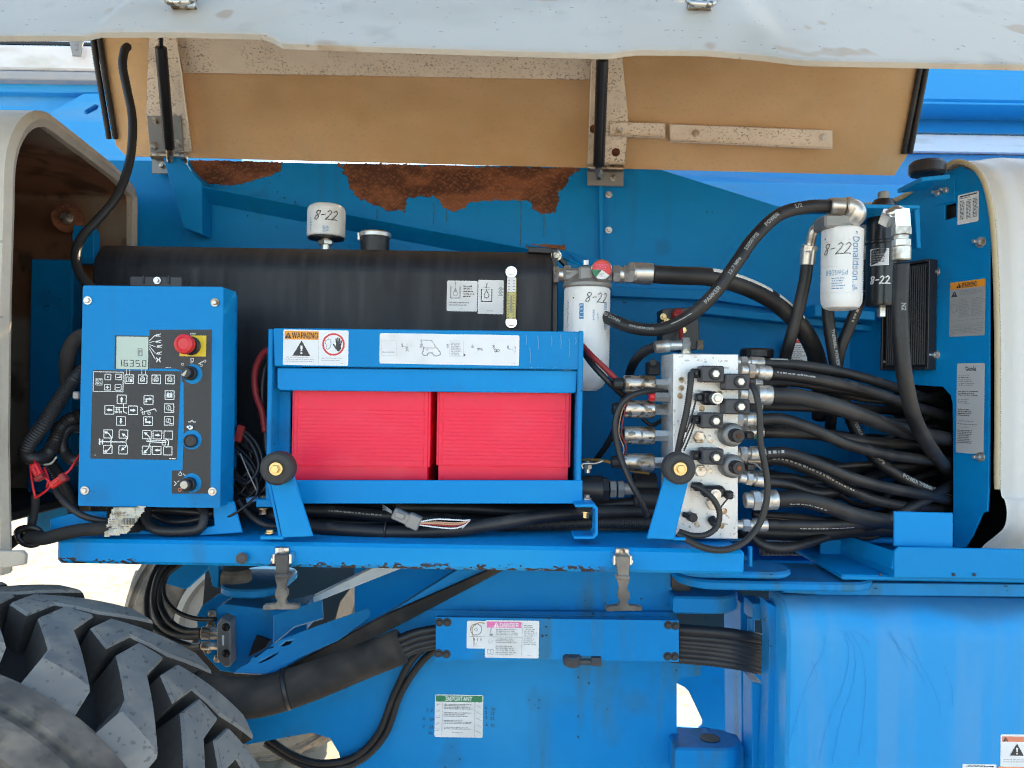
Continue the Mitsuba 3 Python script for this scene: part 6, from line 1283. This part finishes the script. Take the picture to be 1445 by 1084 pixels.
wire('flat black cable bundle lying over the left end of the sill', [(40, 757, 1.37), (62, 760, 1.36), (85, 754, 1.35), (115, 748, 1.35), (160, 745, 1.37), (200, 742, 1.42)], .0118, 'sleeve_fabric')
wire('black cable hanging from the red connectors to the coil', [(50, 698, 1.39), (50, 715, 1.385), (46, 735, 1.38), (42, 752, 1.38)], .0068, 'sleeve_fabric')
wire('stiff dark cable going down left from the coil', [(45, 752, 1.40), (25, 760, 1.40), (8, 772, 1.40), (-20, 790, 1.40)], .0095, 'sleeve_fabric')
co = thing('cable_coil', 'small coil of black cable at the lower left with a yellow strand', 'coil')
for i in range(4):
    q = [W(42 + 17 * math.cos(t) + (i - 1.5) * 1.2, 752 + (8 + i) * math.sin(t) + i * 2.2, 1.375 + .008 * math.sin(t + i)) for t in np.linspace(0.3 * i, 2 * math.pi + .3 * i, 15)]
    part(co, 'turn', tube(q, .0048, 9, 5), 'black_plastic', True)
part(co, 'yellow_strand', tube([W(34, 752, 1.366), W(42, 756, 1.364), (W(50, 757, 1.366))], .0018, 7), 'yellow', True)
for i, (pts, lab) in enumerate((([(43, 648, 1.385), (44, 668, 1.375), (47, 690, 1.37), (50, 702, 1.37)], 'red wire straight down the left side below the loom'), ([(48, 650, 1.38), (56, 668, 1.365), (70, 680, 1.36), (68, 690, 1.36), (50, 703, 1.37)], 'red wire between the two red connectors'),
                                ([(62, 660, 1.38), (68, 676, 1.37), (66, 688, 1.37)], 'short red wire behind the connectors'), ([(88, 671, 1.36), (98, 664, 1.37), (106, 652, 1.38), (114, 640, 1.40)], 'red wire rising from the lower red connector to the control box'))):
    wire(lab, pts, .0022, 'red_plastic')
wire('thin pale wire below the hanging loop', [(62, 656, 1.40), (72, 654, 1.40), (80, 645, 1.41)], .0018, 'tag_paper')
def prismbox(c, ax, up, L, w, h, b=.002):
    ax, up = np.asarray(ax, float), np.asarray(up, float); ax /= np.linalg.norm(ax); n = np.cross(ax, up); n /= np.linalg.norm(n); up = np.cross(n, ax)
    m = cbox(np.array([-L / 2, -w / 2, -h / 2]), np.array([L / 2, w / 2, h / 2]), b); M = np.eye(4); M[:3, 0], M[:3, 1], M[:3, 2], M[:3, 3] = ax, n, up, c
    m.apply_transform(M); return m
for i, (x, y, ang, lab) in enumerate(((52, 664, 62, 'upper red plug connector in the left wiring'), (81, 680, -35, 'lower red plug connector in the left wiring'))):
    c = W(x, y, 1.362); ax_ = [math.cos(math.radians(ang)), 0, -math.sin(math.radians(ang))]
    k = thing('plug_connector', lab, 'connector')
    part(k, 'housing', prismbox(c, ax_, [0, -1, 0], .026, .013, .012), 'red_plastic'); part(k, 'cover', prismbox(c + np.array(ax_) * .014 - Y * .001, ax_, [0, -1, 0], .010, .016, .014), 'red_rubber'); part(k, 'latch', prismbox(c - Y * .008, ax_, [0, -1, 0], .014, .005, .003, .001), 'red_plastic')
solo('grey_clip', 'small grey clip at the left edge of the control box', 'clip', prismbox(W(109, 558, 1.37), [1, 0, 0], [0, 0, 1], .012, .012, .014), 'cast_grey')
# between control box and tray
wire('brown red battery cable curving down left of the tray', [(384, 492, 1.45), (370, 500, 1.46), (360, 525, 1.47), (361, 555, 1.475), (370, 582, 1.47), (374, 610, 1.47)], .0062, 'red_rubber')
wire('black battery cable beside the brown red one', [(386, 500, 1.48), (374, 520, 1.49), (370, 560, 1.49), (374, 600, 1.48), (376, 640, 1.48)], .006)
k = thing('plug_connector', 'red plug connector between the control box and the tray', 'connector'); part(k, 'housing', prismbox(W(338, 612, 1.46), [0.25, 0, 1], [0, -1, 0], .032, .014, .012), 'red_rubber')
rg = random.Random(11)
for i in range(9):
    x0, w0, y0 = 334 + rg.uniform(-6, 6), rg.uniform(12, 30), rg.uniform(596, 640)
    wire('black cable looped in the tangle between control box and tray',
         [(x0, y0, 1.46 + .006 * i), (x0 + w0, y0 + 26, 1.455 + .005 * i), (x0 + w0 + 8, y0 + 56, 1.45 + .005 * i), (x0 + w0 * .6, y0 + 78, 1.445 + .005 * i), (x0 - 4, y0 + 66, 1.46 + .004 * i), (x0 - 14, y0 + 40, 1.5)], rg.uniform(.0028, .005))
wire('thin pale wire hanging in the tangle left of the tray', [(339, 640, 1.44), (349, 664, 1.43), (362, 692, 1.43)], .0014, 'cast_grey')
solo('blue_plug', 'small dark blue plug at the foot of the cable tangle', 'plug', prismbox(W(356, 705, 1.43), [1, 0, .25], [0, -1, 0], .022, .010, .009), 'ink_blue')
wire('thin black cable leading right from under the control box', [(300, 735, 1.42), (325, 728, 1.40), (345, 715, 1.40), (362, 700, 1.42)], .0022)
loom('ribbed loom dipping past the left bumper arm', [(336, 706, 1.44), (350, 725, 1.43), (372, 740, 1.42), (395, 743, 1.43), (420, 742, 1.45)], .0055, .0036)
# under the control box
loom('thick ribbed loom looped under the control box', [(208, 712, 1.42), (206, 735, 1.40), (222, 748, 1.39), (255, 750, 1.39), (282, 745, 1.39), (288, 725, 1.40), (282, 712, 1.42)], .0088, .0045)
wire('smooth black cable beneath the looped loom', [(215, 726, 1.44), (240, 736, 1.43), (275, 734, 1.43), (305, 722, 1.43)], .0065)
wire('black cable along the bottom of the control box', [(180, 726, 1.45), (230, 720, 1.45), (300, 726, 1.46), (340, 735, 1.48)], .008)
part(tk, 'underside_guard', pp([(150, 700), (960, 706), (960, 770), (150, 765)], 1.60, 1.612), 'black_plastic')
# hoses between tray and sill
k, P = hose('fat black hose sagging under the battery tray onto the sill', [(330, 690, 1.50), (352, 708, 1.48), (390, 728, 1.46), (440, 742, 1.44), (500, 748, 1.43), (560, 751, 1.43), (630, 749, 1.43), (700, 739, 1.44), (770, 728, 1.46), (850, 722, 1.49), (930, 722, 1.52)], .0125)
k, P = hose('black hose with faint white print under the battery tray', [(400, 720, 1.50), (470, 722, 1.50), (540, 728, 1.50), (620, 733, 1.50), (700, 738, 1.51), (800, 745, 1.53), (930, 748, 1.55)], .0120)
lay_text(k, P, .0120, specks(.10, .0028, 31), .09, .0028, EY); lay_text(k, P, .0120, specks(.05, .003, 32), .30, .003, EY)
loom('ribbed loom right under the tray beside the channel bracket', [(600, 735, 1.53), (680, 742, 1.51), (740, 741, 1.49), (820, 738, 1.49), (900, 738, 1.50), (950, 740, 1.52)], .0115, .0046)
hose('black hose high under the right end of the tray', [(560, 716, 1.52), (660, 718, 1.52), (740, 722, 1.53), (850, 714, 1.52), (930, 706, 1.52)], .012)
wire('dark cable tucked behind the hoses under the tray', [(420, 733, 1.53), (520, 738, 1.54), (640, 726, 1.54), (760, 733, 1.55), (900, 728, 1.56)], .012)
k = thing('grey_connector', 'grey multi pin connector with loose wires under the battery tray', 'connector')
part(k, 'housing', cat([prismbox(W(567, 729, 1.405), [1, 0, -.42], [0, -1, 0], .034, .020, .016), prismbox(W(584, 736, 1.405), [1, 0, -.42], [0, -1, 0], .024, .026, .018)]), 'cast_grey'); part(k, 'latch', prismbox(W(564, 728, 1.394), [1, 0, -.42], [0, -1, 0], .018, .010, .004, .001), 'cast_grey')
for i, (m, dy) in enumerate((('wire_tan', 0), ('white_print', -4), ('red_rubber', 4), ('wire_tan', 2), ('white_print', 7))): part(k, 'wire', tube([W(592, 738 + dy * .4, 1.40), W(615, 737 + dy, 1.395), W(640, 738 + dy * 1.1, 1.395), W(655, 737 + dy * .6, 1.40), W(663, 734, 1.405), W(652, 742 + dy * .5, 1.41)], .0014, 7), m, True)
for i in range(3): part(k, 'rear_wire', tube([W(553, 722 + i, 1.405), W(545, 716 + i * 2, 1.41), W(540, 713 + i * 3, 1.43)], .0014, 7), 'cast_grey', True)
solo('cable_tie', 'black cable tie round the fat hose under the grey connector', 'cable tie', tube([W(545, 735, 1.428), W(543, 745, 1.416), W(542, 760, 1.418), W(544, 762, 1.43)], .0018, 6), 'black_plastic', True)
# right of the tray
wire('dark red battery cable slanting down from the tray to the block', [(822, 488, 1.50), (836, 503, 1.475), (856, 522, 1.47), (872, 538, 1.475), (890, 556, 1.49)], .0055, 'red_rubber')
wire('black battery cable slanting beside the red one', [(822, 494, 1.52), (834, 512, 1.485), (852, 532, 1.475), (868, 548, 1.48), (884, 562, 1.50)], .0058)
wire('black looped cable left of the solenoids down to the sill', [(940, 553, 1.47), (914, 552, 1.44), (888, 560, 1.43), (873, 578, 1.43), (868, 604, 1.43), (874, 640, 1.43), (890, 680, 1.42), (905, 708, 1.42), (914, 730, 1.43)], .0058)
wire('black cable crossing behind the solenoids', [(880, 560, 1.50), (876, 580, 1.50), (868, 605, 1.52), (855, 630, 1.55), (840, 650, 1.60)], .006)
for i, dx in enumerate((0, 4)): wire(('thin pink wire beside the looped cable', 'thin dark red wire beside the looped cable')[i], [(890, 556, 1.45), (878 + dx, 580, 1.44), (873 + dx, 610, 1.44), (880 + dx, 632, 1.44), (878, 645, 1.45)], .0012, ('wire_tan', 'red_rubber')[i])
wire('ochre wire running from the ball valve toward the block', [(822, 649, 1.55), (850, 650, 1.52), (874, 657, 1.50), (892, 664, 1.50), (915, 668, 1.52)], .003, 'wire_ochre')
wire('black cable behind the lowest solenoid', [(906, 590, 1.52), (920, 600, 1.52), (935, 592, 1.54)], .004)
# on the block
loom('ribbed loom down the left face of the valve block', [(975, 526, 1.385), (974, 545, 1.38), (969, 580, 1.385), (961, 615, 1.39), (956, 640, 1.395)], .0062, .0036)
loom('ribbed loom hanging in a long loop along the right side of the block', [(1061, 543, 1.385), (1067, 556, 1.375), (1072, 585, 1.37), (1073, 625, 1.37), (1079, 655, 1.37), (1083, 685, 1.37), (1080, 715, 1.37), (1070, 742, 1.37), (1050, 765, 1.36), (1022, 776, 1.35), (990, 772, 1.35), (955, 754, 1.36)], .0062, .0036)
loom('ribbed loom curling over the lower part of the block', [(975, 684, 1.38), (990, 690, 1.375), (1005, 703, 1.37), (1015, 722, 1.37), (1012, 742, 1.37), (998, 754, 1.365), (978, 756, 1.365), (958, 750, 1.37)], .0056, .0036)
for i, pts in enumerate(([(983, 560, 1.385), (978, 580, 1.38), (968, 610, 1.385)], [(980, 592, 1.385), (972, 608, 1.38), (962, 632, 1.385)], [(981, 595, 1.383), (974, 615, 1.378), (965, 636, 1.38)])):
    wire(('thin black wire from the round solenoid', 'thin black wire from the middle solenoid', 'second thin wire from the middle solenoid')[i], pts, .0016)
wire('thin black wire from the lowest plug', [(1030, 695, 1.38), (1028, 702, 1.378), (1020, 712, 1.378), (1014, 722, 1.375)], .0014)
for i, (pts, m) in enumerate((([(1055, 540, 1.40), (1062, 543, 1.385), (1067, 552, 1.378)], 'red_plastic'), ([(1056, 543, 1.40), (1064, 548, 1.383), (1069, 556, 1.375)], 'white_print'), ([(1058, 616, 1.40), (1066, 618, 1.385), (1074, 625, 1.375)], 'ink_green'), ([(1050, 656, 1.40), (1064, 654, 1.385), (1076, 664, 1.375)], 'cast_grey'))):
    wire(('red wire at the top right plug of the block', 'white wire at the top right plug of the block', 'green wire at the upper cartridge plug', 'grey wire at the lower cartridge plug')[i], pts, .0014, m)
# crumpled paper tag
def crumple():
    out = [(158, 716), (206, 714), (204, 722), (192, 738), (180, 754), (160, 756), (145, 760), (150, 740)]
    P = sg.Polygon(out); b = P.bounds; nx, ny = 26, 22; rg = np.random.default_rng(4); v, idx, f = [], {}, []
    for i in range(nx):
        for j in range(ny):
            x, y = b[0] + (b[2] - b[0]) * i / (nx - 1), b[1] + (b[3] - b[1]) * j / (ny - 1)
            q = sg.Point(x, y)
            if not P.buffer(.6).contains(q): continue
            h = meshkit.fbm(np.array([x * .09, y * .09, 2.0]), 3, 5); r = abs(meshkit.noise(np.array([x * .12 + y * .1, y * .05, 7.0]), 9) - .5)
            idx[i, j] = len(v); v.append(W(x, y, 1.335 + .03 * h + .02 * r))
    for i in range(nx - 1):
        for j in range(ny - 1):
            a, b_, c, d = (idx.get(k) for k in ((i, j), (i + 1, j), (i + 1, j + 1), (i, j + 1)))
            if None not in (a, b_, c): f.append([a, b_, c])
            if None not in (a, c, d): f.append([a, c, d])
    return trimesh.Trimesh(np.array(v), f, process=False)
tg_ = thing('paper_tag', 'crumpled yellowed paper tag with a barcode hanging under the control box', 'tag')
part(tg_, 'paper', crumple(), 'tag_paper', 20)
D = Decal(W(150, 716, 1.336), X, Z, -Y, S(1.34))
for i in range(13): D.rect(22 + i * 1.5, 15 - i * .05, 22.7 + i * 1.5 + (i % 3) * .3, 24, 'ink_black')
D.lines(8, 6, 34, 12, 3, 'ink_black').lines(4, 16, 18, 32, 5, 'ink_grey').lines(22, 26, 38, 28, 1, 'ink_black'); D.done(tg_, 'barcode')
# grille seen under the hose bundle
gr = thing('engine_grille', 'black finned grille under the hose bundle', 'grille')
part(gr, 'backing', pp([(1070, 752), (1160, 752), (1158, 784), (1075, 784)], 1.705, 1.72), 'black_plastic')
for i in range(15): part(gr, 'fin', pbox(1078 + i * 5.6, 754, 1080.4 + i * 5.6, 783, 1.69, 1.706, .001), 'dark_grey_plastic', False)

# water streaks dried on the blue box
D = Decal(W(960, 720, 1.4196), X, Z, -Y, S(1.42) / 2.977)
for pts in ([(615, 510), (610, 580), (560, 680), (530, 760), (500, 870), (470, 980), (460, 1020)], [(690, 495), (715, 560), (715, 640), (690, 740), (650, 840), (620, 940), (600, 1040)], [(700, 495), (740, 570), (745, 660), (725, 760), (690, 860), (670, 960), (655, 1050)],
            [(722, 495), (765, 570), (785, 660), (790, 760), (780, 880), (765, 1010)], [(885, 495), (920, 560), (965, 635)], [(892, 495), (935, 570), (1000, 640), (1050, 730)], [(970, 520), (1010, 610), (1060, 700), (1095, 780), (1108, 850)], [(742, 495), (780, 520), (805, 555)], [(560, 620), (585, 690), (540, 740)], [(1120, 640), (1150, 720), (1155, 800)]):
    q = spline(np.c_[np.array(pts, float), np.zeros(len(pts))], 6)[:, :2]; rg = np.random.default_rng(len(pts) * 31 + pts[0][0]); q = q + rg.normal(0, 1.1, q.shape)
    for a_, b_ in zip(range(0, len(q) - 3, 3), range(3, len(q), 3)):
        D.line([tuple(v) for v in q[a_:b_ + 1]], rg.uniform(0.9, 2.6), 'streak_stain', 0)
scene['streak_stain'] = pr((0.010, 0.225, 0.545), 0.6)
D.done(bx, 'water_streak')
# rust bleeding down the rear wall, thinner hoses deep in the bundle
D = Decal(W(600, 290, D_W - .0004), X, Z, -Y, S(D_W))
for x, y, L in ((12, -4, 30), (135, -8, 62), (-68, 6, 22), (30, 6, 16), (168, 10, 30)): D.line([(x, y), (x + .4, y + L * .5), (x + .1, y + L)], 0.9, 'rust_bleed', 0)
scene['rust_bleed'] = pr((0.035, 0.075, 0.10), 0.7)
D.done(wall, 'rust_streak')
rg = random.Random(5)
for i in range(6):
    y = 530 + i * 38 + rg.uniform(-6, 6)
    hose('thin black hose threaded through the manifold bundle', [(1062, y, 1.56), (1110, y + rg.uniform(-4, 4), 1.565), (1165, y + rg.uniform(6, 20), 1.58), (1225, y + rg.uniform(10, 34), 1.62), (1290, y + rg.uniform(10, 40) - i * 6, 1.70), (1350, y + 20 - i * 10, 1.84)], rg.uniform(.0058, .0078))
GROUPS = {'battery': 'batteries in the tray', 'latch': 'rubber latches on the sill', 'bumper arm': 'bumper arms on the sill', 'gas spring': 'gas springs of the hood', 'catch': 'catches on the hood skirt', 'tyre': 'tyres of the machine', 'hose': 'hydraulic hoses', 'wiring loom': 'wiring looms', 'cable': 'loose cables', 'connector': 'plug connectors', 'filter': 'spin-on filters', 'cowl': 'end cowls'}
for k_, d_ in labels.items():
    for w_, g_ in (('tangle between control', 'cables in the tangle'), ('shadow behind the manifold', 'hoses deep in the bundle'), ('threaded through the manifold', 'thin hoses in the bundle')):
        if w_ in d_.get('label', '') and d_.get('label', '').startswith(('black', 'thin black hose')): d_['group'] = g_
    if d_.get('category') in GROUPS: d_.setdefault('group', GROUPS[d_['category']])
